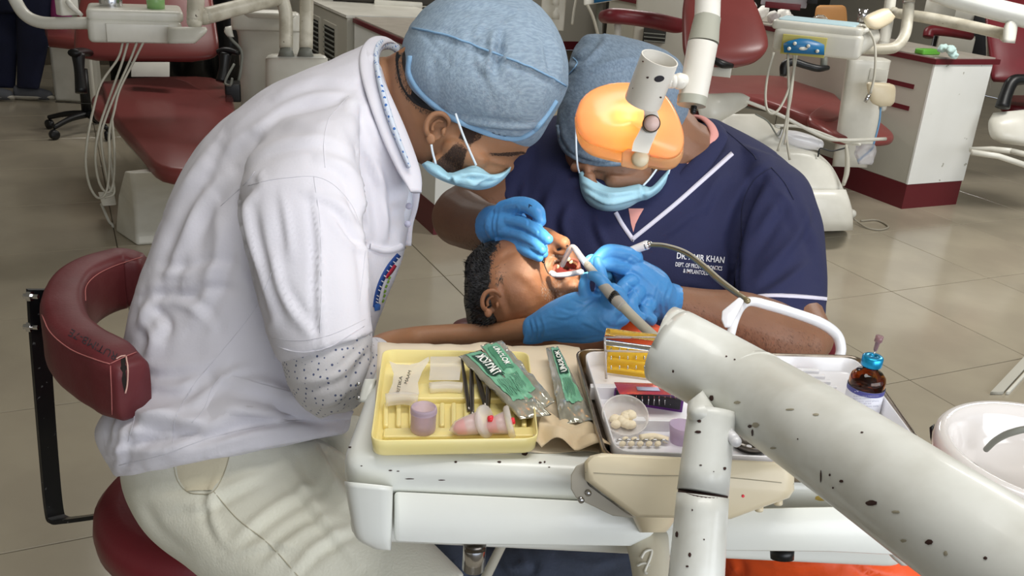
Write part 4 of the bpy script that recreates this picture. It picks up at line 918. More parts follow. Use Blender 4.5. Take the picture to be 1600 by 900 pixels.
# ================================================================ PERSON 2: operator in navy scrubs
p2 = thing('person', 'person in navy scrubs with white piping, seen from the front, leaning over the patient under the lamp', 'person', at(1100, 500, 1.7)*V(1, 1, 0)+V(0, 0, .45))
p2['label'] = 'person in navy scrubs with white piping, working on the patient under the lamp'
sc = G().sil([(868,180,1118,186,1.80,.05), (828,200,1170,212,1.78,.09), (790,235,1222,246,1.75,.12), (764,280,1262,290,1.72,.135), (756,330,1268,340,1.70,.14), (775,400,1260,410,1.70,.15), (800,480,1235,480,1.70,.155), (820,560,1220,560,1.70,.16), (840,680,1230,680,1.70,.17)], n=44)
sc.sil([(1160,225,1225,250,1.72,.06), (1165,260,1262,282,1.68,.085), (1160,330,1284,340,1.62,.09), (1152,400,1291,405,1.57,.088), (1148,440,1293,460,1.53,.083), (1158,470,1291,495,1.50,.08), (1178,490,1287,513,1.49,.078)], n=34)
sc.sil([(820,205,862,260,1.74,.06), (782,240,850,300,1.70,.07), (756,285,830,345,1.66,.06)], n=26)
sc = wob(fuse(sc, .0055, 5), .0035, 9, 12)
sc = folds(sc, [([(1145,470),(1150,400),(1165,330),(1190,280)], 9, -.012), ([(1120,400),(1140,330),(1170,280),(1200,250)], 9, .006), ([(1180,440),(1220,400),(1250,360),(1262,320)], 9, .006), ([(1170,460),(1220,430),(1262,395)], 8, -.005), ([(1165,400),(1195,350),(1220,310)], 9, .006), ([(1090,350),(1110,300),(1130,270)], 9, .005), ([(1020,380),(1060,350),(1100,320)], 8, .004),
   ([(860,300),(850,340),(855,380)], 9, .007), ([(890,320),(880,350),(890,380)], 8, .006), ([(820,280),(812,320),(800,340)], 7, .006), ([(930,340),(940,370),(950,390)], 7, .005), ([(1170,490),(1220,470),(1285,470)], 6, .003), ([(1060,440),(1100,450),(1140,470)], 8, .004), ([(1215,300),(1235,320),(1250,360)], 8, .005), ([(1130,460),(1135,420),(1130,380)], 8, .005), ([(775,300),(790,330),(800,360)], 7, -.005), ([(1240,290),(1255,330),(1275,380),(1280,430)], 8, .004)])
B2 = bvh(sc); obj('scrub_top', sc, M['navy'], p2)
for nm_, L, w_ in [('neck_piping', [(1144,240),(1105,275),(1060,315),(1020,348),(991.5,371),(989.5,374.5),(986.5,371),(972,350),(962,332)], 6.5), ('shoulder_piping', [(756,292),(766,304),(776,318)], 5), ('sleeve_piping', [(1165,467),(1200,462),(1240,463),(1291,467)], 5)]: obj(nm_, ribbon(G(), B2, L, w_, .0015, k=10), M['piping'], p2)
g = G()
for L in [[(1128,200),(1150,218),(1175,240),(1182,250)], [(1158,380),(1160,320),(1178,282),(1205,262)], [(1145,470),(1150,420),(1158,380)], [(1205,262),(1225,285),(1240,312)]]: seam(g, B2, L, .8)
obj('seams', g, M['navy_seam'], p2)
g = G(); text_g(g, B2, 'DR. AMIR KHAN', (1057,404), (1131,411), 9.5, .0012); text_g(g, B2, 'DEPT. OF PROSTHODONTICS', (1055,416), (1128,423), 6.5, .0012); text_g(g, B2, '& IMPLANTOLOGY', (1067,426), (1114,431), 6.5, .0012)
obj('embroidery', g, M['thread'], p2)
# collar band and pink inner shirt
obj('neckband', G().tube(pl([(1080,186,1.77),(1108,190,1.72),(1124,206,1.68),(1122,222,1.655),(1085,268,1.61),(1040,312,1.59),(1012,338,1.585),(990,362,1.585)]), [.012,.014,.015,.014,.018,.018,.014,.010], 12, flat=.4), M['navy'], p2)
obj('inner_shirt', G().tube(pl([(1070,182,1.74),(1096,184,1.71),(1113,200,1.67),(1112,222,1.65),(1070,268,1.62),(1032,300,1.61),(1005,322,1.60),(988,352,1.592)]), [.006,.008,.009,.009,.009,.011,.014,.004], 10, flat=.5), M['pink'], p2)
obj('inner_shirt_front', decal(G(), B2, [(982,326),(1006,326),(999,338),(993,350),(989.5,363),(986,350),(984,338)], .0014), M['pink'], p2)
# body
bd = G()
bd.sil([(900,90,1060,100,1.66,.085), (885,160,1060,160,1.65,.1), (882,220,1058,220,1.65,.09), (884,250,1056,245,1.65,.08), (892,270,1050,268,1.65,.068), (905,290,1038,292,1.65,.055), (922,312,1018,314,1.65,.042), (945,330,992,330,1.65,.02)], n=34)
bd.limb([(1010,200,1.68,70),(1052,235,1.68,60),(1076,246,1.71,52),(1080,290,1.78,55)])
bd.limb([(918,262,1.585,9),(922,280,1.572,9),(926,290,1.568,10)]); bd.limb([(898,262,1.60,8),(930,258,1.585,9),(975,264,1.585,9)]); bd.limb([(960,282,1.59,16),(1000,280,1.60,18)])
bd.limb([(1080,290,1.78,50),(1060,400,1.74,80),(1030,560,1.74,90)])
bd.limb([(1190,330,1.70,45),(1225,400,1.60,45),(1232,480,1.52,50),(1262,528,1.44,40)]); bd.limb([(1250,535,1.43,44),(1205,525,1.42,56),(1150,505,1.41,52),(1100,490,1.40,40),(1050,474,1.38,29),(1030,470,1.37,26)])
bd.limb([(850,280,1.74,50),(790,300,1.68,48),(722,334,1.60,44)]); bd.limb([(720,340,1.59,46),(745,352,1.53,41),(775,353,1.45,33),(798,354,1.40,25)])
bd = fuse(bd, .0042, 4)
bd = folds(bd, [([(905,272),(922,268),(940,272)], 3, -.003), ([(950,270),(972,272),(992,270)], 3, -.003)])
Bb2 = bvh(bd); obj('body', bd, M['skin2'], p2)
g = fuzz(G(), Bb2, [(1060,460),(1110,462),(1150,480),(1280,525),(1285,550),(1190,550),(1100,520),(1060,500)], 1100, .008, lambda x, y: (.35, 1), .15, curl=.4, lift=.15)
fuzz(g, Bb2, [(685,310),(740,300),(775,310),(770,385),(720,385),(685,355)], 800, .007, lambda x, y: (.6, .6), .15, curl=.4, lift=.15)
obj('arm_hair', g, M['beard'], p2)
g = fuzz(G(), Bb2, [(1020,258),(1050,240),(1046,262),(1038,285),(1020,300),(1008,300)], 2200, .005, lambda x, y: (-.3, 1), .35, curl=.6); fuzz(g, Bb2, [(903,263),(930,266),(950,266),(972,263),(972,267),(940,270),(905,267)], 300, .004, lambda x, y: (1, .1), .26, lift=.1)
obj('beard', g, M['beard'], p2)
# cap
cg = G().sil([(930,54,972,56,1.66,.03), (905,64,1012,66,1.66,.075), (894,82,1050,84,1.65,.1), (886,110,1070,112,1.65,.115), (876,145,1076,148,1.65,.12), (869,180,1074,182,1.65,.118), (868,206,1066,208,1.65,.112), (874,232,1058,228,1.65,.1), (892,252,1030,246,1.64,.085), (915,261,1000,256,1.63,.06)], n=44)
cg = fuse(cg, .0045, 5); cg = wob(cg, .004, 12, 20)
cg = folds(cg, [([(893,92),(905,95),(920,80),(936,62)], 6, -.009), ([(890,72),(905,60),(930,56)], 5, .006), ([(900,120),(950,100),(1000,95),(1040,110)], 7, .004), ([(890,150),(940,130),(990,125)], 7, -.003), ([(880,190),(910,160),(950,150)], 7, .003), ([(875,170),(880,210),(900,245)], 5, .004), ([(1055,90),(1064,115),(1066,150)], 5, .004), ([(890,235),(930,250),(980,252)], 4, .003)])
Bc2 = bvh(cg); cp = obj('surgical_cap', cg, M['cap_dark'], p2)
g = G(); seam(g, Bc2, [(873,195),(879,223),(894,242),(920,253),(955,255),(990,251),(1026,236),(1052,212)], 5, .0005); obj('elastic_rim', g, M['cap_dark'], cp)
g = G(); seam(g, Bc2, [(896,90),(902,100),(888,118),(884,124)], 1.1, .001); obj('tie_edge', g, M['cap_rim'], cp)
# mask
mg = G().sil([(904,270,912,266,1.60,.015), (908,300,922,274,1.59,.035), (920,320,945,290,1.58,.045), (944,330,968,293,1.57,.05), (975,328,996,288,1.58,.05), (1000,315,1008,290,1.585,.05), (1012,312,1018,292,1.585,.045), (1030,301,1034,276,1.60,.05), (1040,288,1047,262,1.61,.04)], n=28, k=6)
mg = folds(fuse(mg, .003, 3), [([(910,285),(950,304),(1002,298)], 3, .004), ([(915,300),(950,318),(1000,308)], 3, .004), ([(1003,290),(1005,300),(1006,312)], 3, -.004)])
mk = obj('face_mask', mg, M['mask'], p2)
for L in [[(1005,290,1.56),(1016,278,1.56),(1026,264,1.565),(1031,252,1.57)], [(1037,288,1.60),(1044,272,1.6),(1050,252,1.61)], [(778,318,1.555),(768,306,1.56),(757,293,1.57)], [(902,208,1.54),(899,222,1.54),(902,250,1.54),(905,268,1.56)]][:2]+[[(901,190,1.53),(900,220,1.53),(902,256,1.54),(905,270,1.57)]]: obj('ear_loop', G().tube(pl(L), .0017, 8), M['strap'], mk)
# gloves
o, gh = hand('glove', [[(786,352,1.40,30),(800,350,1.375,25)], [(784,372,1.40,17),(800,378,1.38,15)]],
  [[(788,330,1.385,17),(806,321,1.355,14),(826,322,1.33,13),(840,332,1.315,12),(845,345,1.31,9)], [(795,345,1.365,13),(816,349,1.335,11.5),(838,361,1.305,11),(856,374,1.29,8.5)], [(790,362,1.37,12),(812,368,1.335,10.5),(832,379,1.305,10),(847,391,1.29,7.5)], [(784,378,1.385,11),(806,385,1.345,9.5),(826,394,1.31,9),(843,403,1.295,6.5)], [(806,350,1.39,12),(832,366,1.35,10),(846,384,1.325,9),(850,397,1.31,7)]], M['glove'], p2,
  cuff=[(771,354,1.45,33),(778,353,1.435,33),(790,352,1.41,31)], fl=[([(776,328),(771,352),(776,380)], 2.4, .0013), ([(783,322),(778,352),(782,384)], 2.4, .001), ([(800,335),(822,338),(846,352)], 2, -.002), ([(796,355),(818,360),(842,374)], 2, -.002), ([(790,371),(812,377),(836,388)], 2, -.002), ([(806,320),(812,328),(808,338)], 2, .001), ([(820,338),(826,346),(824,356)], 1.8, -.001), ([(836,354),(842,362),(840,370)], 1.8, -.001)])
Bh = bvh(gh); obj('glove_mark', text_g(G(), Bh, 'A', (826,325), (832,322), 5, .0004), M['ink'], o)
hand('glove', [[(1036,472,1.365,29),(1012,455,1.35,40),(990,432,1.34,32),(975,418,1.335,22)], [(1012,484,1.345,20),(992,470,1.335,21)]],
  [[(988,404,1.33,17),(968,396,1.315,13.5),(950,394,1.305,13),(936,402,1.295,10),(928,410,1.292,8)], [(978,420,1.325,13),(956,414,1.305,11),(940,414,1.295,9),(928,422,1.292,7)], [(986,440,1.315,13),(972,450,1.295,11),(970,468,1.287,10),(978,480,1.287,8)], [(996,458,1.315,14),(986,474,1.298,12),(992,490,1.293,10),(1002,496,1.295,8)], [(1012,474,1.325,15),(1008,490,1.31,12),(1018,500,1.31,9)]], M['glove'], p2,
  cuff=[(1050,474,1.385,31),(1045,473,1.38,31),(1030,470,1.36,30)], fl=[([(1051,446),(1043,474),(1046,502)], 2.4, .0013), ([(1043,442),(1034,470),(1037,502)], 2.4, .0011), ([(1032,438),(1024,468),(1026,500)], 2.6, .001), ([(960,405),(972,410),(985,402)], 2.4, -.0013), ([(978,440),(992,452),(1004,470)], 2.4, -.0016), ([(1000,468),(1008,476),(1020,480)], 2.2, -.0014), ([(985,420),(1005,430),(1025,450)], 3.5, .0008), ([(975,394),(990,398),(1005,412)], 3, .0008)])
tg = G().limb([(650,830,1.62,48),(660,900,1.58,50),(672,990,1.55,52)], flat=1.2).limb([(900,700,1.7,90),(760,760,1.68,70),(655,830,1.62,50)])
obj('trousers', fuse(tg, .008, 4), M['navy_dark'], p2)

# ================================================================ PERSON 3: the patient
p3 = thing('person', 'patient lying back with open mouth and short black hair, slate shirt, orange drape', 'person', at(860, 500, 1.40)*V(1, 1, 0)+V(0, 0, .7))
hd = G().sil([(735,420,735,470,1.42,.05), (745,398,748,505,1.41,.085), (768,380,772,520,1.40,.1), (800,366,805,524,1.40,.1), (835,354,838,512,1.40,.093), (862,358,866,494,1.40,.08), (886,378,890,480,1.395,.062), (902,400,904,468,1.39,.045), (910,425,912,452,1.39,.02)], n=36)
hd.limb([(862,372,1.335,12),(872,376,1.322,11),(881,380,1.312,11)]); hd.limb([(866,388,1.325,8),(878,392,1.318,8)]); hd.sphere(at(862, 388, 1.328), .008)
hd.limb([(895,470,1.36,16),(850,500,1.35,22),(800,515,1.37,22)])
hd.limb([(880,455,1.335,14),(896,448,1.335,14)])       # chin
hd.limb([(840,400,1.325,16),(836,430,1.325,18)])      # cheek
hd.limb([(800,500,1.42,52),(850,530,1.42,56),(960,560,1.40,70),(1080,640,1.36,85)])   # neck and core
hd = fuse(hd, .0034, 3)
hd = folds(hd, [([(862,394),(852,408),(850,424)], 4, -.003), ([(800,420),(830,440),(850,470)], 8, .002), ([(782,440),(790,470),(800,495)], 6, -.003), ([(776,400),(790,390),(812,384)], 5, .002)])
Bp = bvh(hd)
# open mouth pressed into the head
Pm, Nm = vnormals(hd); qm = proj(Pm); ang = -.35
u_ = ((qm[:, 0]-884)*math.cos(ang)-(qm[:, 1]-419)*math.sin(ang))/21; v_ = ((qm[:, 0]-884)*math.sin(ang)+(qm[:, 1]-419)*math.cos(ang))/12.5
rr = np.hypot(u_, v_); fc = -(Nm@BACK) < 0
dep = np.clip(1-rr**2, 0, 1)**.5*.026*fc - np.exp(-((rr-1.12)/.16)**2)*.003*fc
nn = np.exp(-(((qm[:, 0]-873)/5)**2+((qm[:, 1]-389)/3.2)**2))*.006*fc
Pm = Pm+np.array([unit(ray(a, b)) for a, b, _ in qm])*(dep+nn)[:, None]; hd.v = [tuple(x) for x in Pm]; Bp2 = bvh(hd)
bo = obj('body', hd, M['skin3'], p3)
def ell(cx, cy, a, b, an, n=26): return [(cx+a*math.cos(t)*math.cos(an)+b*math.sin(t)*math.sin(an), cy-a*math.cos(t)*math.sin(an)+b*math.sin(t)*math.cos(an)) for t in np.linspace(0, 2*math.pi, n, endpoint=False)]
g = G(); P0 = ell(884, 419, 17, 9.5, .35)
R = []
for k_ in (1, .8, .55, .25): R.append([hit(Bp2, 884+(x-884)*k_, 419+(y-419)*k_, .0008) for x, y in P0])
if all(x is not None for r in R for x in r): g.rings(R, cap=False); obj('mouth_lining', g, M['mouth'], bo)
g = G(); L = [hit(Bp2, x, y, .0005) for x, y in ell(884, 419, 20.5, 12, .35)]; L.append(L[0]); g.tube([x for x in L if x is not None], .0028, 8, 3); obj('lips', g, M['lip'], bo)
for k_, (x, y) in enumerate([(869,417),(874,411),(880,407.5),(887,406),(893,407.5)]):
    q = hit(Bp2, x, y, .002)
    if q is not None: obj('tooth', G().sphere(q, (.0032, .0022, .0035), nu=10, nv=7), M['tooth'], bo)
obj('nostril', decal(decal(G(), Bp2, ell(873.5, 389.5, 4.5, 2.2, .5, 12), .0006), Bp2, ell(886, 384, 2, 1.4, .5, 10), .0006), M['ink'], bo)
ear(768, 474, 25, .15, 1.298, M['skin3'], p3)
hg = G().sil([(727,415,727,475,1.43,.06), (736,396,732,508,1.42,.092), (755,381,744,526,1.415,.107), (782,371,762,535,1.412,.1085), (804,366,778,538,1.42,.098), (815,362,800,538,1.46,.05)], n=34)
hg = fuse(hg, .004, 3); hg = wob(hg, .003, 60, 4); Bq = bvh(hg)
hr = obj('hair', hg, M['hair'], p3)
g = fuzz(G(), Bq, [(728,400),(750,382),(785,380),(785,450),(770,530),(745,520),(728,480)], 1100, .009, lambda x, y: (-.6, -.2+(y-450)/120), .6, curl=.5, lift=.5); obj('hair_strands', g, M['hair'], hr)
g = fuzz(G(), Bp2, [(862,396),(884,400),(898,400),(894,406),(876,404),(862,412)], 160, .005, lambda x, y: (.3, 1), .3); fuzz(g, Bp2, [(845,440),(870,434),(905,440),(904,462),(860,475),(845,460)], 400, .004, lambda x, y: (.3, 1), .28)
obj('stubble', g, M['grey_hair'], p3)
g = fuzz(G(), Bp2, [(775,385),(800,380),(786,440),(776,445)], 220, .008, lambda x, y: (-.3, 1), .4); obj('sideburn', g, M['hair'], p3)
# clothes
tg = G().limb([(965,540,1.42,48),(1060,640,1.40,95),(1200,780,1.36,125),(1340,960,1.33,140)], 30, flat=1.25)
tg.limb([(960,580,1.42,50),(800,760,1.40,50),(730,860,1.36,48)], 22)
tg.limb([(712,880,1.34,52),(760,905,1.32,50),(850,900,1.30,62),(940,890,1.30,64),(1040,900,1.30,80)], 26)
tg = folds(wob(fuse(tg, .006, 4), .005, 14, 8), [([(700,870),(720,890),(710,915)], 7, .005), ([(780,870),(800,890),(826,880)], 7, .006), ([(820,860),(835,885),(825,900)], 6, -.006), ([(880,870),(920,885),(970,875)], 8, .005), ([(740,860),(760,880),(755,900)], 6, .005), ([(690,860),(700,880),(690,900)], 5, -.004)])
obj('shirt', tg, M['shirt_grey'], p3)
og = G().limb([(985,528,1.335,40),(1060,610,1.33,85),(1180,740,1.29,125),(1290,880,1.26,150),(1360,1000,1.24,150)], 30, flat=1.0)
og = folds(wob(fuse(og, .006, 4), .006, 11, 15), [([(1180,870),(1230,885),(1300,880)], 7, .005), ([(1330,870),(1360,890),(1400,900)], 7, .005), ([(1150,870),(1160,890),(1150,905)], 6, -.005)])
obj('drape', og, M['orange'], p3)
# ================================================================ FOREGROUND FURNITURE
def pz(poly, z0, z1, rb=0, rr=0, zp=None):
    P = [onz(x, y, zp or z1) for x, y in poly]
    if rr: P = roundpoly(P, rr, 5)
    return G().prism([(*q[:2],) for q in P], z0, z1, rb)
# ---- operator stool (left)
sc0 = onz(335, 765, .52)
st = thing('stool', 'maroon round stool with curved arm backrest on a black bracket, under the white-coated clinician', 'stool', sc0*V(1, 1, 0))
obj('seat', G().lathe([(0, .43), (.15, .43), (.178, .437), (.19, .452), (.193, .475), (.19, .498), (.178, .513), (.15, .521), (0, .525)], sc0*V(1, 1, 0), (0, 0, 1), 56), M['red'], st)
obj('gas_column', G().lathe([(.03, .1), (.03, .25), (.022, .26), (.022, .43)], sc0*V(1, 1, 0), (0, 0, 1), 20), M['chrome'], st)
for k in range(5):
    a = k*2*math.pi/5+.4; e = sc0*V(1, 1, 0)+V(math.cos(a)*.27, math.sin(a)*.27, .07)
    lg = obj('leg', G().tube([sc0*V(1, 1, 0)+V(0, 0, .11), e], [.025, .015], smooth=False), M['black'], st)
    obj('caster', G().lathe([(.024, -.018), (.03, -.012), (.03, .012), (.024, .018)], e*V(1, 1, 0)+V(0, 0, .03), (math.cos(a+1), math.sin(a+1), 0), 16), M['black'], lg)
# arc cushion: swept rounded rectangle
path = [onz(*q, .86) for q in [(203,557),(170,537),(135,517),(108,496),(97,470),(100,442),(118,418),(148,402),(185,392),(218,392)]]
path = catmull(path, 5); R = []
for i, p in enumerate(path):
    t_ = unit(path[min(i+1, len(path)-1)]-path[max(i-1, 0)]); n_ = unit(np.cross(t_, V(0, 0, 1)))
    u = i/(len(path)-1); wz = 1-.18*max(0, abs(u-.5)*2-.8)/.2; ring = []
    hw = .033*wz
    for a in np.linspace(0, 2*math.pi, 28, endpoint=False):
        cx, sx = math.cos(a), math.sin(a); x = math.copysign(abs(cx)**.45, cx)*hw; z = math.copysign(abs(sx)**.4, sx)*.052*wz-.052
        ring.append(p+n_*x+V(0, 0, z))
    R.append(ring)
g = G().rings([[np.mean(R[0], 0)+(q-np.mean(R[0], 0))*.85-unit(path[1]-path[0])*.006 for q in R[0]]]+R+[[np.mean(R[-1], 0)+(q-np.mean(R[-1], 0))*.85+unit(path[-1]-path[-2])*.006 for q in R[-1]]])
g = wob(g, .0018, 22, 3); g = folds(g, [([(75+i*11, 440-abs(i-1)*6), (100+i*9, 470-abs(i-1)*2)], 5, .0015) for i in range(-1, 8)])
Bs = bvh(g); bk = obj('arm_backrest', g, M['red_dusty'], st)
g = G()
for L in [[(66,492),(80,520),(110,545),(145,560),(172,569)], [(133,470),(134,448),(150,430),(180,415),(222,402)], [(172,569),(200,556),(226,546)], [(173,572),(175,610),(176,655)]]: seam(g, Bs, L, .8, .0008)
obj('stitching', g, M['thread_pink'], bk)
obj('tear', decal(G(), Bs, [(189,560),(196,558),(198,575),(197,600),(194,613),(190,595),(188,575)], .0012), M['foam'], bk)
g = G(); [seam(g, Bs, L, 1.2, .0016) for L in ([(197,558),(199,575),(198,600),(195,614)], [(182,562),(189,558),(196,557)])]; obj('torn_edge', g, mat('torn_pale_edge', '#D0A79A', .8), bk)
g = G(); text_g(g, Bs, 'RUTIMB-7E', (184,553), (112,514), 12, .0006, bold=-.004); obj('marker_writing', g, M['ink'], bk)
# bracket
A0 = at(58, 452, 1.475); A1 = at(63, 540, 1.52); A2 = at(75, 700, 1.63); A3 = at(84, 795, 1.67)
tn = unit(at(70, 500, 1.5)-A0*1.0)
br = G(); wv = unit(RIGHT*.45+(MW@V(0, 0, -1))*.9)*.017; th = unit(np.cross(wv, UP))*.0035
pts = catmull([A0, A1, A2, A3, at(92, 812, 1.665), at(112, 812, 1.65), at(170, 804, 1.61), at(260, 790, 1.58)], 6); R = []
for i, p in enumerate(pts):
    t_ = unit(pts[min(i+1, len(pts)-1)]-pts[max(i-1, 0)]); n_ = unit(np.cross(t_, wv))
    R.append([p+wv+n_*.0035, p+wv-n_*.0035, p-wv-n_*.0035, p-wv+n_*.0035])
bk2 = obj('bracket', G().rings(R), M['black_metal'], st, auto=30)
for x, y in ((50, 463), (50, 511)):
    q = at(x, y, 1.46 if y < 480 else 1.49); ax = -RIGHT*.95+UP*.05
    obj('bolt', G().lathe([(.004, -.01), (.004, 0), (.0085, 0), (.0085, .007), (.0045, .007), (.0045, .013), (0, .013)], q, ax, 6), M['chrome'], bk2, smooth=False)
# ---- second operator stool, mostly hidden
q = onz(1230, 560, .74)
st = thing('stool', 'maroon stool arm showing at the elbow of the navy-clad operator', 'stool', at(1200, 560, 1.8)*V(1, 1, 0))
obj('arm_backrest', G().tube(pl([(1292,516,1.56),(1292,535,1.57),(1288,575,1.60),(1270,640,1.70),(1200,660,1.9)]), [.012, .016, .018, .02, .02], 12), M['red'], st)
b_ = at(1120, 640, 1.8)*V(1, 1, 0)
obj('seat', G().lathe([(0, .42), (.16, .42), (.18, .44), (.18, .49), (.16, .505), (0, .51)], b_, (0, 0, 1), 40), M['red'], st)
obj('gas_column', G().lathe([(.2, .0), (.2, .02), (.03, .05), (.025, .42)], b_, (0, 0, 1), 20), M['chrome'], st)
# ---- the patient's chair
q = at(900, 640, 1.5)*V(1, 1, 0)
ch = thing('dental_chair', 'dark maroon dental chair carrying the patient, its headrest under the black hair', 'dental chair', q)
g = G().sil([(702,514,704,532,1.50,.05), (715,500,722,540,1.50,.09), (745,496,760,556,1.50,.11), (790,510,800,575,1.49,.10)], n=28, pw=.8)
obj('headrest', g, M['red'], ch)
g = G().limb([(850,600,1.56,60),(960,680,1.54,95),(1150,830,1.50,140),(1330,1010,1.46,150)], 28, flat=.5)
obj('backrest', g, M['red'], ch)
obj('base', G().bb(q[0]-.1, q[0]+.35, q[1]-.25, q[1]+.2, 0, .32), M['bg_white'], ch, bevel=.03)
obj('lift', G().bb(q[0]+.0, q[0]+.25, q[1]-.15, q[1]+.1, .3, .62), M['bg_white'], ch, bevel=.02)

# ================================================================ DELIVERY UNIT in the foreground
ZT = .955
du = thing('delivery_unit', 'large chipped white instrument tray unit in the foreground, loaded with trays and packets', 'dental unit', onz(900, 760, .82))
TOP = [(531,712),(548,722),(900,745),(1456,760),(1462,735),(1350,566),(1100,548),(600,538),(578,560),(536,690)]
Pt = roundpoly([onz(x, y, ZT) for x, y in [(531,716),(1462,762),(1352,564),(597,538)]], .03, 7)
rim = G().prism([(*p,) for p in Pt], .910, ZT, .016, 5); rim = wob(rim, .0008, 20, 1)
Br = bvh(rim); rm = obj('top_rim', rim, M['enamel'], du)
Pb = roundpoly([onz(x, y, .91) for x, y in [(541,752),(1448,798),(1352,600),(600,575)]], .028, 7)
body = G().prism([(*p,) for p in Pb], .832, .912, .012, 4); Bbdy = bvh(body); ob = obj('body', body, M['enamel'], du)
# corner boss and recessed front panel lip
obj('corner_boss', G().sil([(538,752,614,760,.905,.03), (546,800,613,802,.915,.03), (556,840,612,842,.925,.028), (585,858,611,860,.93,.02)], pw=.55), M['enamel'], du)
obj('front_panel', G().rings([[at(x, y, d) for x, y in [(616,768),(900,782),(1040,790),(1020,836),(985,853),(700,850),(616,846)]] for d in (.905, .93)]), M['enamel'], du, bevel=.004)
obj('front_panel', G().rings([[at(x, y, d) for x, y in [(1125,795),(1300,792),(1444,797),(1420,868),(1300,862),(1128,860)]] for d in (.88, .905)]), M['enamel'], du, bevel=.003)
obj('corner_foot', G().sil([(1385,850,1446,850,.90,.02), (1390,868,1444,868,.90,.02), (1408,884,1440,884,.90,.015)], pw=.6, k=3), M['enamel'], du)
g = G()
for L in [[(1072,690+0),(1075,692)]]: pass
CH = [(546,699,3,2),(640,735,3,1),(1001,0,0,0)]
g = G()
def chips(g, B, L, off=.0005):
    for x, y, a, b in L:
        n = 14; decal(g, B, [(x+.85*a*math.cos(t)*random.uniform(.8, 1.1), y+.85*b*math.sin(t)*random.uniform(.8, 1.1)) for t in np.linspace(0, 2*math.pi, n, endpoint=False)], off)
    return g
chips(g, Br, [(547,699,3,1.6),(820,709,6,4),(844,723,3,2),(851,722,2,2),(858,730,2,1),(610,735,4,1.2),(622,736,3,1),(565,728,2,1),(712,722,3,2),(780,722,4,2),(640,748,9,1),(690,750,7,1)])
obj('paint_chips', g, M['chip'], rm, kind='stuff')
g = chips(G(), Bbdy, [(594,808,2,2),(594,818,2,2),(640,812,3,1.5),(636,818,2,2),(648,815,2,1),(575,845,4,3),(563,835,2,2),(684,770,3,1),(748,761,4,1.5),(717,838,3,1.5),(742,834,3,2)], .001)
obj('scuffs', g, M['chip_tan'], ob, kind='stuff')
obj('ochre_stain', chips(G(), Br, [(1284,778,14,5)]), M['stain'], rm)
obj('chrome_socket', G().lathe([(.012, -.03), (.012, .0), (.011, .001)], at(742, 851, .97), (0, 0, 1), 22), M['chrome'], du)
obj('chrome_socket_tip', G().limb([(742,848,.97,18),(742,860,.97,17.5)], round_ends=False), M['dark_steel'], du)
obj('black_knob', G().limb([(1222,856,.93,19),(1222,873,.93,18)], round_ends=False), M['black'], du)
obj('hose', G().limb([(800,820,1.0,7),(775,870,1.02,7.5),(750,920,1.04,8)]), M['hose_l'], du)
obj('support_arm', G().sil([(985,828,1035,828,.96,.03), (976,840,1044,836,.95,.035), (985,880,1047,872,.93,.035), (996,960,1058,955,.90,.035)], pw=.7), M['beige_arm'], du)
Ba = bvh(G().sil([(985,828,1035,828,.96,.03), (976,840,1044,836,.95,.035), (985,880,1047,872,.93,.035), (996,960,1058,955,.90,.035)], pw=.7))
g = ribbon(G(), Ba, [(1002,872),(1008,862),(1018,860),(1016,872),(1008,892),(1012,897)], 3.5, .001); ribbon(g, Ba, [(996,884),(1006,880),(1016,884)], 3, .001)
obj('painted_mark', g, M['bg_white'], du)
obj('white_clip', G().limb([(1000,818,.93,6),(1045,820,.93,8)]), M['enamel'], du)
# rear handle
hd_ = obj('handle', G().limb([(1310,562,1.20,7.5),(1314,545,1.20,8),(1307,523,1.20,8.5),(1283,505,1.19,8.5),(1240,489,1.18,8),(1200,477,1.17,8),(1172,471,1.16,7.5),(1158,480,1.15,7),(1148,500,1.13,7),(1140,530,1.12,7)]), M['white_pl'], du)
obj('handle_plate', G().rings([[at(x, y, d) for x, y in [(1155,464),(1163,470),(1142,512),(1132,512),(1127,500),(1128,486)]] for d in (1.12, 1.135)]), M['white_pl'], hd_, bevel=.002)
g = G().sil([(570,592,588,592,1.05,.008), (566,604,586,602,1.045,.010), (560,628,580,630,1.035,.010)], pw=.6)
obj('side_latch', g, M['enamel'], du)
for y in (600, 622): obj('screw', G().lathe([(.0022, 0), (.0022, .001)], hit(bvh(g), 564 if y < 610 else 558, y, 0, at(560, y, 1.03)), BACK, 8), M['chrome'], du)

# ---- liner paper
def cloth_grid(c00, c10, c11, c01, z, nu=24, nv=14, amp=.003, sc=22, sd=0, edge=0):
    """crumpled sheet lying at height z between four px corners"""
    R = []
    for j in np.linspace(0, 1, nv):
        r = []
        for i in np.linspace(0, 1, nu):
            p = (V(*c00)*(1-i)+V(*c10)*i)*(1-j)+(V(*c01)*(1-i)+V(*c11)*i)*j
            e = 1+edge*noise.noise(Vector((i*4+sd, j*4, 1)))
            q = onz(p[0]+edge*60*noise.noise(Vector((i*3, j*3, sd))), p[1]+edge*60*noise.noise(Vector((i*3, j*3, sd+7))), z); n_ = noise.noise(Vector((q[0]*sc, q[1]*sc, sd)))
            r.append(q+V(0, 0, amp*(abs(n_)*1.6)+.0008))
        R.append(r)
    return G().rings(R, closed=False, cap=False)
t = thing('liner_paper', 'pale crumpled liner paper under the yellow tray and packets', 'paper', onz(720, 640, ZT))
o = obj('sheet', cloth_grid((590,538),(905,544),(955,712),(585,704), ZT, 40, 20, .004, 30, 1, .10), M['paper_l'], t); o.modifiers.new('s', 'SOLIDIFY').thickness = .0006
g = cloth_grid((597,546),(575,668),(592,688),(604,640), ZT+.004, 8, 8, .004, 30, 5, 0)
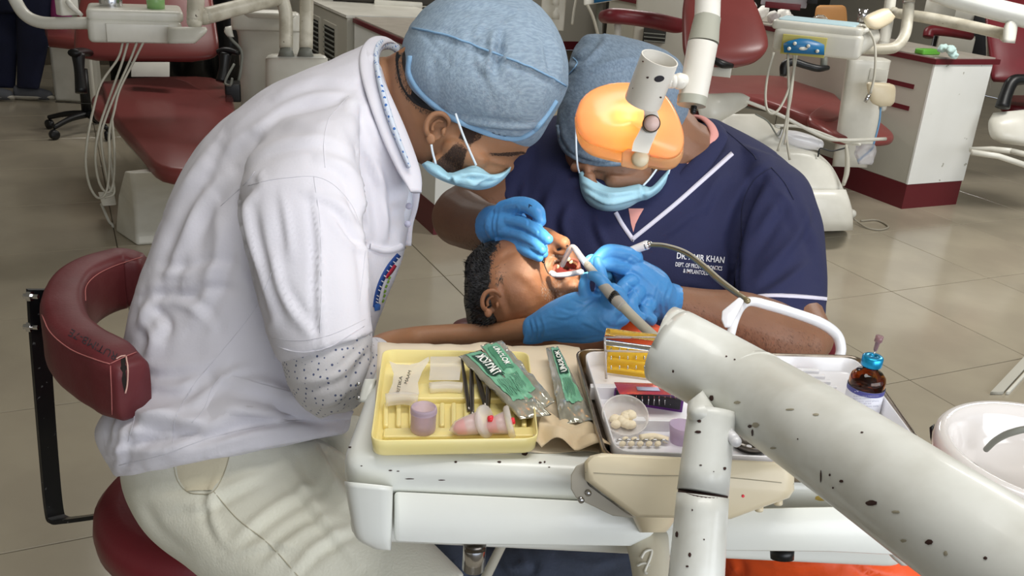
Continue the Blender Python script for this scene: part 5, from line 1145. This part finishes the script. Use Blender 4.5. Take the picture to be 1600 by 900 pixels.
o = solo('liner_paper', cloth_grid((845,652),(912,660),(962,710),(832,700), ZT+.006, 24, 14, .016, 26, 9, .10), M['paper'], 'torn brown paper scrap between the green packets and the cream panel', 'paper')
o.modifiers.new('s', 'SOLIDIFY').thickness = .0006

# ---- yellow tray
ZY = ZT+.006
yt = thing('instrument_tray', 'pale yellow plastic tray holding clear holders, red tubes and dark probes', 'tray', onz(710, 620, ZY))
Py = roundpoly([onz(x, y, ZY+.018) for x, y in [(598,546),(826,550),(842,686),(578,690)]], .014, 6)
g = G().shell(Py, ZY, ZY+.018, .0022); obj('tray', g, M['yellow_tray'], yt)
g = G(); step = pz([(612,598),(826,600),(830,622),(608,622)], ZY, ZY+.009, .002, .004); obj('step', step, M['yellow_tray'], yt)
for x in (602, 622, 642, 690, 708, 728, 800, 818):
    obj('rib', pz([(x-3,628),(x+5,628),(x+5,664),(x-3,664)], ZY, ZY+.008, .002, .003), M['yellow_tray'], yt)
obj('front_step', pz([(600,668),(834,666),(836,680),(598,682)], ZY, ZY+.007, .002, .003), M['yellow_tray'], yt)
# clear holders
t = thing('shade_holder', 'frosted plastic holder with black handwriting in the left of the yellow tray', 'holder', onz(630, 600, ZY+.01))
g = G(); Q = [(608,564),(620,569),(640,570),(655,566),(670,557),(671,563),(660,580),(653,598),(655,616),(606,616),(613,600),(615,584)]
g.rings([[onz(x, y, ZY+.018) for x, y in Q], [onz(x, y, ZY+.0205) for x, y in Q]]); pt = obj('plate', g, M['frost_thin'], t, bevel=.0006)
g = G(); text_g(g, None, 'RITIKA', (624,614), (629,588), 5, place=lambda x, y: onz(x, y, ZY+.0212), bold=0); text_g(g, None, 'MAAM', (636,600), (643,580), 5, place=lambda x, y: onz(x, y, ZY+.0212), bold=0); obj('handwriting', g, M['ink'], pt)
obj('curl', G().tube([onz(603, 625, ZY+.014), onz(628, 622, ZY+.016), onz(652, 625, ZY+.014)], .0085, 18, flat=.8), M['frost_thin'], t)
t = thing('shade_holder', 'clear box shaped holder beside the black tweezers in the yellow tray', 'holder', onz(697, 580, ZY+.01))
g = G(); Q = [(672,557),(722,557),(720,578),(718,594),(670,594),(672,576)]
g.rings([[onz(x, y, ZY+.016) for x, y in Q], [onz(x, y, ZY+.019) for x, y in Q]]); obj('plate', g, M['frost_thin'], t, bevel=.0006)
obj('curl', G().tube([onz(671, 606, ZY+.013), onz(697, 604, ZY+.014), onz(722, 606, ZY+.013)], .0075, 18, flat=.8), M['frost_thin'], t)
solo('plastic_cup', G().lathe([(0, 0), (.0118, 0), (.0125, .002), (.0128, .020), (.0135, .0205), (.0135, .022), (.0128, .0225), (.0134, .024), (.0128, .026), (.0115, .027), (.0112, .003), (0, .0025)], onz(661, 672, ZY+.007), (0, 0, 1), 30), M['lav'], 'small lavender screw-neck plastic cup at the front of the yellow tray', 'cup')
for k, (tip, cap_, lab) in enumerate([((708,671,.985),(754,659,.975), 'red-filled plastic tube with wide frosted cap facing forward, the left one'), ((758,668,1.0),(792,660,.995), 'red-filled plastic tube half hidden behind the other, cap turned right')]):
    a, b = at(*tip), at(*cap_); dz = onz(tip[0], tip[1], ZY+.02); a = onz(tip[0], tip[1], ZY+.014); b = onz(cap_[0], cap_[1], ZY+.020); ax = unit(b-a); L_ = np.linalg.norm(b-a)
    t = thing('impression_tube', lab, 'tube', a, 'red impression tubes')
    obj('gel', G().lathe([(.001, 0), (.0065, .004), (.0085, .012), (.0105, L_*.92), (.0, L_*.93)], a, ax, 24), M['redgel'], t)
    obj('barrel', G().lathe([(.0005, -.004), (.0075, .003), (.0096, .012), (.0116, L_*.95), (.0112, L_*.95), (.0092, .012)], a, ax, 24), M['frost_thin'], t)
    ax2 = unit(ax*.75+BACK*.5) if k == 0 else ax
    cp = obj('cap', G().lathe([(0, -.001), (.014, -.001), (.0165, .001), (.0168, .004), (.0155, .0055), (0, .005)], b, ax2, 30), M['frost_thin'], t)
    obj('red_plug', G().lathe([(.0035, .004), (.0035, .008), (0, .0085)], b+(UP*.002+RIGHT*.003 if k == 0 else 0), ax2, 14), M['redgel'], cp)
for k, (a, b, r, lab) in enumerate([((721,556),(733,642),.0024,'black tweezer leg leaning farthest left in the yellow tray'), ((736,556),(738,650),.0026,'dark probe just right of the leftmost tweezer'), ((741,566),(759,636),.0034,'thick dark steel tweezer running under the green packet'), ((764,585),(762,640),.0028,'short dark probe nearest the red caps')]):
    P_ = [onz(*a, ZY+.024), (onz(*a, ZY+.02)+onz(*b, ZY+.012))/2, onz(*b, ZY+.010)]
    solo('dental_probe', G().tube(P_, [r*.5, r, r*.8], 10, flat=.7), M['dark_steel'], lab, 'dental tool')

# ---- foil packets
def packet(c, z4, label, band, txt, flip, th=.004, sd=0, txt2=None):
    """c: px corners (start-left, start-right, end-right, end-left); z4 heights; band = (v0,v1) green stripe"""
    t = thing('foil_packet', label, 'packet', (onz(*c[0], z4[0])+onz(*c[2], z4[2]))/2, 'printed foil packets')
    C4 = [onz(*q, z) for q, z in zip(c, z4)]
    def S(u, v, side=1, off=0):
        p = (C4[0]*(1-v)+C4[1]*v)*(1-u)+(C4[3]*(1-v)+C4[2]*v)*u
        bulge = th*min(1, 6*min(v, 1-v))*min(1, 10*min(u, 1-u))
        cr = .0016*noise.noise(Vector((u*9+sd, v*5, sd)))*(1+2*u)+.0012*abs(noise.noise(Vector((u*24, v*11, sd))))*(.4+1.6*u)
        return p+V(0, 0, 1)*(side*bulge+cr+off)
    U, Vv = np.linspace(0, 1, 36), np.linspace(0, 1, 14)
    g = G().rings([[S(u, v) for v in Vv]+[S(u, v, -1) for v in Vv[::-1]] for u in U]); b = obj('wrapper', g, M['pack_c'], t)
    g = G().rings([[S(u, v, 1, .0008) for v in np.linspace(*band, 14)] for u in np.linspace(.03, .80, 50)], closed=False, cap=False); obj('green_print', g, M['pack_g'], b)
    g = G().rings([[S(u, v, 1, .0016) for v in np.linspace(band[0]+.08, band[0]+(band[1]-band[0])*.85, 12)] for u in np.linspace(.10, .44, 24)], closed=False, cap=False); obj('dark_panel', g, M['pack_drk'] if txt2 is None else M['pack_mid'], b)
    def lettering(s, u0, u1, v0, v1):
        cv = bpy.data.curves.new('t', 'FONT'); cv.body = s; cv.size = 1; cv.resolution_u = 2; cv.offset = .03
        oo = bpy.data.objects.new('t', cv); COL.objects.link(oo); me = oo.evaluated_get(bpy.context.evaluated_depsgraph_get()).to_mesh()
        X = [x.co.x for x in me.vertices]; x0, x1 = min(X), max(X); g = G()
        g.add([S(u0+(u1-u0)*(x.co.x-x0)/(x1-x0), v0+(v1-v0)*x.co.y/.7, 1, .0026) for x in me.vertices], [tuple(p.vertices) for p in me.polygons]); bpy.data.objects.remove(oo); return g
    if flip: obj('lettering', lettering(txt, .42, .12, band[0]+(band[1]-band[0])*.76, band[0]+(band[1]-band[0])*.26), M['pack_txt'], b)
    else: obj('lettering', lettering(txt, .12, .40, band[0]+(band[1]-band[0])*.42, band[0]+(band[1]-band[0])*.80), M['pack_txt'], b)
    g = G()
    for k in range(9):
        v = band[0]+(band[1]-band[0])*(.18+.07*k); g.rings([[S(u, v, 1, .0013), S(u, v+.01, 1, .0013)] for u in np.linspace(.50, .74-.02*(k % 3), 20)], closed=False, cap=False)
    obj('small_print', g, M['pack_drk'], b)
    return t
packet([(750,540),(784,532),(868,628),(826,650)], [ZY+.030, ZY+.030, ZY+.012, ZY+.014], 'green printed foil packet lying farthest back, its white edge up', (.05, .66), 'UNOLOK', False, .003, 1, 1)
packet([(716,557),(752,546),(862,648),(812,655)], [ZY+.026, ZY+.026, ZY+.014, ZY+.014], 'torn green printed foil packet slanting across the yellow tray, in front', (.22, .88), 'UNOLOK', True, .0035, 4)
packet([(853,544),(872,541),(930,658),(876,662)], [ZT+.02, ZT+.02, ZT+.012, ZT+.010], 'narrow green printed foil packet beside the steel tray rim', (.30, .86), 'UNOLOK', True, .0035, 8)

# ---- steel tray with white compartment tray
ZS = ZT+.003
st_ = thing('steel_tray', 'brown-tinted steel tray around the white compartment tray', 'tray', onz(1150, 640, ZS))
Ps = roundpoly([onz(x, y, ZS+.022) for x, y in [(897,545),(1345,556),(1452,706),(1440,735),(945,716)]], .022, 6)
obj('tray', G().shell(Ps, ZS, ZS+.022, .0035), M['steel'], st_)
wt = thing('compartment_tray', 'glossy white plastic tray with compartments inside the steel tray', 'tray', onz(1150, 640, ZS+.004))
Pw = roundpoly([onz(x, y, ZS+.024) for x, y in [(912,549),(1338,560),(1436,692),(1425,722),(962,706)]], .018, 6)
obj('tray', G().shell(Pw, ZS+.004, ZS+.024, .0022), M['white_pl'], wt)
obj('divider', pz([(922,599),(1120,602),(1120,608),(923,605)], ZS+.005, ZS+.021, .001, .001), M['white_pl'], wt)
obj('divider', pz([(988,650),(1130,655),(1130,661),(988,656)], ZS+.005, ZS+.019, .001, .001), M['white_pl'], wt)
obj('divider', pz([(1215,590),(1222,590),(1262,700),(1254,700)], ZS+.005, ZS+.016, .001, .001), M['white_pl'], wt)
for k in range(5):
    obj('rib', pz([(1232+k*10,566+k*8.5),(1270+k*9,567+k*8.5),(1272+k*9,571+k*8.5),(1234+k*10,570+k*8.5)], ZS+.005, ZS+.014, .001, .0015), M['white_pl'], wt)
# bur box
t = thing('bur_box', 'golden yellow bur block under a clear hinged lid', 'box', onz(985, 590, ZS+.01))
bx = rbox(948, 541, 1024, 592, 1.075, .018, .002); obj('block', bx, M['yellow'], t)
obj('lid_step', rbox(943, 531, 960, 575, 1.10, .01, .002), M['yellow'], t)
for y in (550, 563, 578):
    obj('shelf', rbox(949, y, 1023, y+4, 1.071, .003, .0005), M['yellow'], t)
    for x in range(955, 1022, 13): obj('bur', G().tube([at(x, y-1, 1.069), at(x, y-7, 1.069)], .0008, 6, smooth=False), M['chrome'], t)
cl = obj('clear_lid', rbox(944, 527, 1027, 546, 1.06, .02, .002), M['clear'], t)
for L in [[(945,527),(1027,527)], [(945,527),(947,592)], [(945,548),(1026,550)]]: obj('lid_edge', G().tube([at(*L[0], 1.062), at(*L[1], 1.062)], .0013, 6, smooth=False), M['frost'], cl)
# file box
t = thing('file_box', 'violet metal file box with pink lid and a row of fine files', 'box', onz(1010, 640, ZS+.005))
obj('case', rbox(958, 616, 1066, 648, 1.012, .010, .0015), M['vio'], t)
obj('dark_foam', rbox(962, 617, 1063, 634, 1.009, .004, .0008), M['ink'], t)
ld = obj('lid', G().rings([[onz(x, y, z) for x, y in [(959,597),(1046,600),(1068,617),(968,616)]] for z in (ZS+.030, ZS+.033)]), M['pinkmetal'], t, bevel=.0008)
obj('label', G().rings([[onz(x, y, z) for x, y in [(994,604),(1028,605),(1032,611),(996,610)]] for z in (ZS+.0335, ZS+.0338)]), M['labelgrey'], ld)
for k in range(11): obj('file', G().tube([at(970+k*8.6, 633, 1.006), at(968+k*8.8+random.uniform(-2, 2), 619, 1.005)], .0006, 6, smooth=False), M['chrome'], t)
# cotton in a clear lid
t = thing('round_lid', 'round translucent lid holding cream cotton pellets, leaning in the white tray', 'lid', at(976, 655, 1.0))
c_ = at(976, 652, .962); ax = unit(V(0, 0, 1)*.75+BACK*.6)
obj('dish', G().lathe([(0, -.006), (.020, -.006), (.0220, -.004), (.0238, .004), (.0246, .005), (.0240, .006), (.0228, .004), (.0210, -.003), (0, -.005)], c_, ax, 36), M['frost_thin'], t)
for i in range(12):
    a = random.uniform(0, 6.28); r_ = random.uniform(.002, .014)
    u1 = unit(np.cross(ax, RIGHT)); q = c_+RIGHT*r_*math.cos(a)+u1*r_*math.sin(a)-u1*0+ax*.001
    solo('cotton_pellet', wob(G().sphere(q-UP*.003, (.0062, .0048, .0048), nu=10, nv=7), .0007, 300, i), M['cotton'], 'cream cotton pellet in the round translucent lid', 'cotton', 'cotton pellets in the round lid')
q = onz(1062, 690, ZS+.006)
solo('frosted_cup', G().lathe([(0, 0), (.010, 0), (.013, .02), (.0122, .02), (.0092, .0015), (0, .001)], q, (0, 0, 1), 24), M['lav'], 'small frosted cup beside the white post in the compartment tray', 'cup')
for i in range(16):
    x = 968+i*4.6; q = onz(x, 690+4*math.sin(i*2.1), ZS+.011)
    if i % 3: solo('plaster_tooth', G().sphere(q, (.004, .0026, .003), nu=8, nv=6), M['cotton'], 'tiny cream tooth shape in the row at the front of the white tray', 'tooth', 'tooth shapes along the tray front')
    else: solo('metal_clip', G().tube([q-RIGHT*.004, q+UP*.002, q+RIGHT*.004], .0013, 6), M['chrome'], 'tiny metal clip among the tooth shapes at the tray front', 'clip', 'metal clips along the tray front')
solo('cotton_roll', G().tube([onz(1000, 684, ZS+.012), onz(1022, 682, ZS+.013), onz(1044, 688, ZS+.011)], .0035, 12), M['cotton'], 'long cream cotton roll behind the tooth shapes', 'cotton')
solo('steel_bowl', G().lathe([(0, 0), (.015, .001), (.021, .012), (.0195, .012), (.014, .003), (0, .002)], onz(1170, 700, ZS+.004), (0, 0, 1), 28), M['dark_steel'], 'dark steel bowl under the big white lamp arm', 'bowl')
# vial
vb = onz(1345, 640, ZS+.006)
t = thing('medicine_vial', 'amber glass vial with blue metal cap and printed label', 'vial', vb)
R_ = .0195
obj('bottle', G().lathe([(0, 0), (R_*.9, 0), (R_, .002), (R_, .038), (R_*.93, .043), (R_*.7, .048), (R_*.42, .051), (R_*.4, .056), (R_*.3, .056), (R_*.34, .050), (R_*.8, .043), (R_*.9, .038), (R_*.9, .003), (0, .003)], vb, (0, 0, 1), 36), M['amber'], t)
obj('liquid', G().lathe([(0, .0035), (R_*.86, .0035), (R_*.86, .030), (0, .030)], vb, (0, 0, 1), 30), M['amber_liq'], t)
cp = obj('cap', G().lathe([(0, .0545), (R_*.48, .0545), (R_*.56, .0555), (R_*.58, .057), (R_*.58, .0655), (R_*.5, .067), (R_*.22, .067), (R_*.2, .066), (0, .066)], vb, (0, 0, 1), 30), M['capblue'], t)
lb = G().lathe([(R_+.0004, .003), (R_+.0004, .031)], vb, (0, 0, 1), 40, cap=False); obj('label', lb, M['label'], t); Bl = bvh(lb)
ub = G().lathe([(R_+.0007, .0255), (R_+.0007, .031)], vb, (0, 0, 1), 40, cap=False); obj('label_band', ub, M['labelblue'], t)
vp = proj(np.array([vb+V(0, 0, z) for z in (.0268, .022, .010)]))
g = G(); ux = vp[0][0]; text_g(g, bvh(ub), 'LIGNOCAINE AND', (ux-17, vp[0][1]+5), (ux+21, vp[0][1]+4), 4.5, .0008); obj('lettering', g, M['label'], t)
g = G(); [text_g(g, Bl, s, (ux-19, vp[0][1]+13+k*4), (ux+20-(k % 2)*12, vp[0][1]+12+k*4), 2.2, .0007, bold=0) for k, s in enumerate(['Adrenaline Injection', 'Each ml contains', 'Store in cool place', 'Sterile 30 ml', 'For injection only'])]; obj('small_print', g, M['labelgrey'], t)
nb = vb+V(0, 0, .067)
t = thing('needle_hub', 'smoky pink needle hub stuck upright in the blue vial cap', 'needle', nb)
obj('hub', G().lathe([(.0014, .006), (.0022, .008), (.0026, .016), (.0042, .017), (.0042, .024), (.003, .024)], nb, (.12, 0, 1), 14), M['needle'], t)
obj('needle', G().lathe([(.0006, -.002), (.0006, .007)], nb, (.12, 0, 1), 8), M['chrome'], t)

# ---- cream control box in front
t = thing('control_box', 'yellowed cream plastic control box hanging on the front of the tray unit', 'control box', at(1070, 780, .86))
g = G(); Fp = [(913,722),(922,712),(940,708),(1222,722),(1236,728),(1241,740),(1241,766),(1233,778),(1180,797),(1142,811),(992,808),(914,750)]
cc = V(1075, 760)
def lay(k, d): return [at(*(cc+(V(*p)-cc)*k), d) for p in Fp]
g.rings([lay(.90, .822), lay(.965, .8235), lay(.995, .830), lay(1, .84), lay(1, .875), lay(.97, .885)]); Bx = bvh(g); cb = obj('housing', g, M['cream_plastic'], t, auto=50)
g = G(); seam(g, Bx, [(915,738),(1000,742),(1120,745),(1240,756)], .7, .0002); obj('split_line', g, M['chip_tan'], cb)
obj('bracket', G().rings([[at(x, y, d) for x, y in [(892,742),(900,728),(914,722),(914,752),(992,809),(958,806),(900,778),(892,764)]] for d in (.845, .875)]), mat('grey_bracket', '#A9A396', .5), t, bevel=.003)
for x, y in ((919, 770), (908, 781)): obj('screw', G().lathe([(.003, 0), (.003, .002)], at(x, y, .845), BACK, 10), M['chrome'], t)
for x, y in ((1216, 781), (1186, 791)): obj('foot_stud', G().lathe([(.004, 0), (.004, .004), (.003, .005)], at(x, y, .85), -UP, 12), M['cream_plastic'], t)
obj('red_dot', decal(G(), Bx, ell(1161, 775, 2.5, 2.5, 0, 10), .0006), M['redgel'], cb)
obj('neck', G().sil([(985,800,1060,800,.88,.02), (992,816,1050,820,.89,.02), (1000,832,1040,832,.90,.02)], k=3), M['cream_plastic'], t)

# ---- lamp post and big lamp arm
t = thing('lamp_post', 'chipped white steel post rising in front of the tray unit', 'post', at(1088, 930, .74))
g = G().limb([(1113,640,.775,37),(1108,680,.77,38),(1098,770,.755,40)], 40, 3, round_ends=False); g2 = G().limb([(1098,774,.756,40.5),(1092,850,.748,42),(1084,960,.738,45)], 40, 3, round_ends=False)
Bp1 = bvh(g); Bp2_ = bvh(g2)
up = obj('upper_tube', g, M['enamel_tube'], t); lo = obj('lower_tube', g2, M['enamel_tube'], t)
obj('joint_ring', G().limb([(1098.5,768,.755,38.5),(1097.5,778,.755,38.5)], 40, round_ends=False), M['chip'], t)
g = G(); chips(g, Bp1, [(1091,675,6,3),(1095,727,3,1.2),(1115,737,1,1),(1132,732,3,3),(1087,650,4,5),(1093,658,4,3)], .0006); obj('paint_chips', g, M['chip'], up, kind='stuff')
g = G(); chips(g, Bp2_, [(1058,835,3,6),(1100,843,1.5,1.5),(1078,867,3,4),(1074,885,3,2),(1082,797,1.5,2)], .0006); obj('paint_chips', g, M['chip'], lo, kind='stuff')
t = thing('operating_light_boom', 'thick chipped white lamp arm running diagonally out at the lower right', 'lamp arm', at(1300, 700, .70))
g = G().limb([(1052,544,.846,60),(1054,546,.845,63.5),(1176,614,.80,67),(1331,714,.68,80),(1474,812,.60,91),(1640,922,.54,103),(1790,1022,.485,114)], 64, 5, round_ends=False)
Bg = bvh(g); am = obj('tube', g, M['enamel_tube'], t)
def ringat(x, y, d, r, nx, ny, dd, th):
    c = at(x, y, d); ax = unit(at(x+nx, y+ny, d-dd)-c); rm_ = r*d/FOC
    return G().lathe([(rm_-.002, -th), (rm_+.0007, -th*.6), (rm_+.0007, th*.6), (rm_-.002, th)], c, ax, 64, cap=False)
obj('collar', ringat(1176, 614, .80, 67, 155, 100, .12, .004), M['enamel_tube'], t)
obj('clevis', G().sil([(1075,628,1098,610,.79,.02), (1073,645,1118,640,.78,.025), (1076,660,1150,690,.78,.02)], pw=.7), M['enamel_tube'], t)
obj('pivot_pin', G().limb([(1140,676,.76,8),(1150,690,.75,9)]), M['white_pl'], t)
g = G(); chips(g, Bg, [(1112,622,4,6),(1052,580,2,3),(1172,666,4,3),(1176,676,2,7),(1283,744,1.5,13),(1297,742,2,2.5),(1315,752,4,3),(1362,786,12,5),(1452,847,8,5),(1347,676,3,1.5),(1135,557,2,1.5),(1148,562,2,1.5),(1302,762,2,2),(1247,686,1.5,1.5),(1540,872,4,3)], .0006)
obj('paint_chips', g, M['chip'], am, kind='stuff')
g = G(); chips(g, Bg, [(1152,629,7,3),(1181,664,7,5),(1208,700,6,2),(1275,648,6,2.5),(1235,640,8,2),(1412,845,6,3),(1478,865,4,5),(1400,800,8,3)], .0005); obj('paint_wear', g, M['chip_tan'], am, kind='stuff')

# ---- cuspidor
bc = onz(1640, 712, .86); Rr = np.linalg.norm(bc-onz(1459, 668, .86))
t = thing('cuspidor', 'white ceramic spittoon bowl with a bent grey water tube at the right edge', 'basin', bc*V(1, 1, 0)+V(0, 0, .76))
obj('bowl', G().lathe([(.03, .755), (Rr*.6, .76), (Rr*.88, .79), (Rr*.98, .83), (Rr, .85), (Rr*.985, .862), (Rr*.94, .868), (Rr*.87, .864), (Rr*.82, .852), (Rr*.76, .825), (Rr*.62, .795), (Rr*.35, .782), (.02, .778)], bc*V(1, 1, 0), (0, 0, 1), 72), M['ceramic'], t)
obj('drain', G().lathe([(.02, .779), (.02, .781), (.0, .781)], bc*V(1, 1, 0), (0, 0, 1), 24), M['chrome'], t)
obj('water_tube', G().limb([(1541,702,1.26,4.5),(1556,688,1.24,5),(1580,676,1.22,5.5),(1615,671,1.21,5.5),(1660,690,1.2,6),(1700,730,1.2,6),(1720,790,1.18,6)]), M['bg_grey'], t)
obj('pedestal', G().lathe([(.10, 0), (.10, .02), (.06, .05), (.05, .74), (.09, .765)], bc*V(1, 1, 0), (0, 0, 1), 30), M['bg_white'], t)
obj('black_clip', G().sil([(1452,668,1460,662,1.28,.01), (1455,690,1466,690,1.28,.012), (1470,705,1480,700,1.28,.008)], k=3), M['black'], t)
tr_ = thing('floor_track', 'flat metal track on the floor behind the ceramic bowl', 'track', onz(1580, 590, 0))
for a, b, c, d, m_ in [((1548,612),(1720,430),(1734,430),(1568,612), M['cab_grey']), ((1572,612),(1738,434),(1742,436),(1578,612), M['bg_white'])]: obj('strip', pz([a, b, c, d], 0, .012, .001, 0), m_, tr_)

# ================================================================ OPERATING LAMP above the patient
t = thing('operating_lamp', 'amber glowing lamp head on a white tube bracket over the patient', 'lamp', at(990, 190, 1.08))
OUT = [(899,178),(908,155),(926,139),(952,130),(980,128),(1012,133),(1038,146),(1055,170),(1066,198),(1069,222),(1062,240),(1044,248),(1018,244),(985,238),(950,232),(920,222),(904,205)]
OL = catmull(OUT+[OUT[0]], 4)[:-1]; cO = V(984, 188)
def amb(k, d, dx=0, dy=0, tilt=.0): return [at(cO[0]+(q[0]-cO[0])*k+dx, cO[1]+(q[1]-cO[1])*k+dy, d+.014+.012*(188-q[1])/100) for q in OL]
g = G().rings([amb(.04, 1.018, 0, 0, .03), amb(.5, 1.020, 0, 0, .03), amb(.9, 1.028, 0, 0, .03), amb(.97, 1.032, 0, 0, .03), amb(1.0, 1.038, 0, 1, .03)], cap=True)
sh = obj('shade', g, M['shade'], t)
g = G().rings([amb(.985, 1.040, 0, 2, .03), amb(1.0, 1.046, -1, 6, .03), amb(1.0, 1.062, -1, 14, .03), amb(.97, 1.075, -1, 20, .03)], cap=False)
sk = obj('skirt', g, M['skirt'], t); sk.modifiers.new('s', 'SOLIDIFY').thickness = .0014
g = G().rings([[at(x, y, d) for x, y in [(972,238),(981,232),(1016,238),(1012,262),(1004,266),(970,260)]] for d in (1.03, 1.055)]); obj('amber_bracket', g, M['skirt'], t, bevel=.002)
obj('bulb', G().sphere(at(982, 194, 1.078), .009, nu=18, nv=12), M['bulb'], t)
obj('bulb_holder', G().limb([(996,214,1.075,9),(990,204,1.07,8)]), M['dark_steel'], t)
# the bulb's own light
for nm, off, pw, sz in (('lamp_bulb_light', 0, .12, .008),):
    l = bpy.data.lights.new(nm, 'POINT'); l.energy = pw; l.color = (1, .80, .45); l.shadow_soft_size = sz
    o = bpy.data.objects.new(nm, l); COL.objects.link(o); q = at(978, 193, 1.049); o.location = q
# beam down to the patient's mouth
l = bpy.data.lights.new('lamp_beam', 'SPOT'); l.energy = 14; l.color = (1, .90, .72); l.spot_size = math.radians(26); l.spot_blend = .6; l.shadow_soft_size = .02
o = bpy.data.objects.new('lamp_beam', l); COL.objects.link(o); a = at(980, 205, 1.085); b = at(875, 425, 1.33); o.location = a; o.rotation_euler = Vector(b-a).to_track_quat('-Z', 'Y').to_euler()
# tube socket
a = at(1031, 91, .965); b = at(1004, 160, .995); ax = unit(a-b); L_ = np.linalg.norm(a-b); r_ = 30/FOC*.97
so = G().lathe([(r_*.4, 0), (r_*.98, 0), (r_, .001), (r_, L_), (r_*.93, L_), (r_*.92, .004), (0, .004)], b, ax, 48); Bso = bvh(so)
so_ = obj('socket', so, M['enamel_w'], t, auto=40)
obj('screw_hole', decal(G(), Bso, ell(1030, 123, 8, 5, .2, 16), .0006), M['ink'], so_)
g = G(); chips(g, Bso, [(1012,121,2.4,2),(1005,96,1.5,1.5),(989,138,1,1),(1032,152,2,2)], .0006); obj('paint_chips', g, M['chip'], so_, kind='stuff')
strap = [[(1000,156),(1006,172),(1005,190),(999,205),(990,222),(987,236)], [(1029,156),(1027,172),(1031,190),(1027,206),(1019,224),(1013,240)]]
A_, B2_ = catmull(strap[0], 4), catmull(strap[1], 4); R = []
for q, w_ in zip(A_, B2_): R.append([at(*q, 1.003), at(*w_, 1.003), at(*w_, 1.0055), at(*q, 1.0055)])
obj('strap_plate', G().rings(R), M['enamel_w'], t, auto=30)
kb = obj('washer', G().lathe([(0, .006), (.0095, .006), (.0095, -.002)], at(1017, 194, 1.0), BACK, 28), M['dark_steel'], t)
obj('pivot_knob', G().lathe([(0, .010), (.006, .0095), (.0082, .007), (.0085, 0)], at(1017, 194, .998), BACK, 28), mat('pinkish_knob', '#CDB0A8', .4), t)
obj('pivot_knob', G().lathe([(0, .012), (.007, .0115), (.0092, .009), (.0096, 0)], at(999, 249, 1.035), BACK, 28), M['cream_plastic'], t)
obj('side_pin', G().limb([(1046,127,.99,11),(1058,127,.992,11)]), M['enamel_w'], t); obj('side_pin_head', G().limb([(1062,127,.992,13),(1066,127,.993,12)]), M['enamel_w'], t)
for nm, L, m_ in [('stem', [(1108,-60,1.0,19.5),(1105,30,1.0,20)], M['enamel_w']), ('stem_collar', [(1106,26,1.0,20.5),(1103,40,1.0,21.5),(1099,66,1.0,24)], M['collar_grey']), ('stem_sleeve', [(1098,68,1.0,23.5),(1082,154,1.0,22.5)], M['enamel_w']), ('stem_cap', [(1082,151,1.0,23.2),(1080,165,1.0,22.5)], M['collar_grey'])]:
    obj(nm, G().limb(L, 36, 3, round_ends=False), m_, t, auto=50)
obj('stem_tip', G().limb([(1084,168,1.0,5),(1083,174,1.0,5)]), M['black'], t)

# ---- instruments held in the gloves
t = thing('suction_tube', 'grey saliva suction tube with clear bent tip, held by the near glove into the mouth', 'suction tube', at(960, 470, 1.24))
obj('bent_tip', G().limb([(879,414,1.30,4),(885,400,1.285,4.2),(891,389,1.275,4.5),(897,387,1.27,4.5),(908,402,1.26,5),(922,420,1.25,5.5)], 14), M['frost'], t)
obj('grip', G().limb([(918,414,1.245,6),(932,432,1.235,7),(946,450,1.225,8.5),(962,468,1.215,9.5),(972,478,1.21,9)], 20), mat('grey_grip', '#A3A09A', .45), t)
obj('grip_ring', G().limb([(958,463,1.218,10),(961,467,1.216,10)], 20), M['black'], t)
obj('hose', G().limb([(966,471,1.213,8),(990,496,1.20,8),(1018,522,1.18,8),(1045,545,1.16,8)], 16), M['hose_l'], t)
t = thing('dental_mirror', 'white handled mirror resting across the lower lip', 'dental tool', at(885, 428, 1.29))
obj('handle', G().limb([(868,430,1.30,3.5),(885,429,1.295,4.2),(908,425,1.29,4.5)]), M['white_pl'], t)
obj('tip', G().limb([(862,427,1.305,4.5),(866,429,1.302,4.5)]), M['white_pl'], t)
t = thing('root_file', 'fine dark endodontic file pinched in the far glove, pointing at the mouth', 'dental tool', at(851, 410, 1.34))
obj('handle', G().limb([(844,396,1.30,3),(849,409,1.295,2.4)]), M['black'], t)
obj('needle', G().limb([(849,408,1.295,1.2),(853,420,1.295,1),(857,428,1.295,.7)], 8), M['dark_steel'], t)
t = thing('handpiece', 'white dental handpiece with a bronze hose running to the white loop handle', 'dental tool', at(1000, 388, 1.32))
obj('body', G().limb([(972,398,1.33,6),(988,391,1.325,6.5),(1010,383,1.32,7.5)], 16), M['white_pl'], t)
obj('coupling', G().limb([(1008,384,1.32,7),(1014,382,1.318,6)], 16), M['chrome'], t)
obj('hose', G().limb([(1012,383,1.318,3),(1040,385,1.30,3),(1070,396,1.28,3),(1095,414,1.25,3.5),(1125,440,1.21,4),(1150,458,1.17,4.5),(1168,470,1.14,5)], 12), mat('bronze_hose', '#8C8060', .3, .5), t)
obj('hose_painted_highlight', G().limb([(1014,380,1.315,1.6),(1040,382,1.297,1.6),(1071,392,1.277,1.8),(1098,411,1.247,2),(1128,437,1.207,2),(1153,456,1.167,2.2)], 8), M['hose_l'], t)  # pale strand laid on the bronze hose as a painted highlight
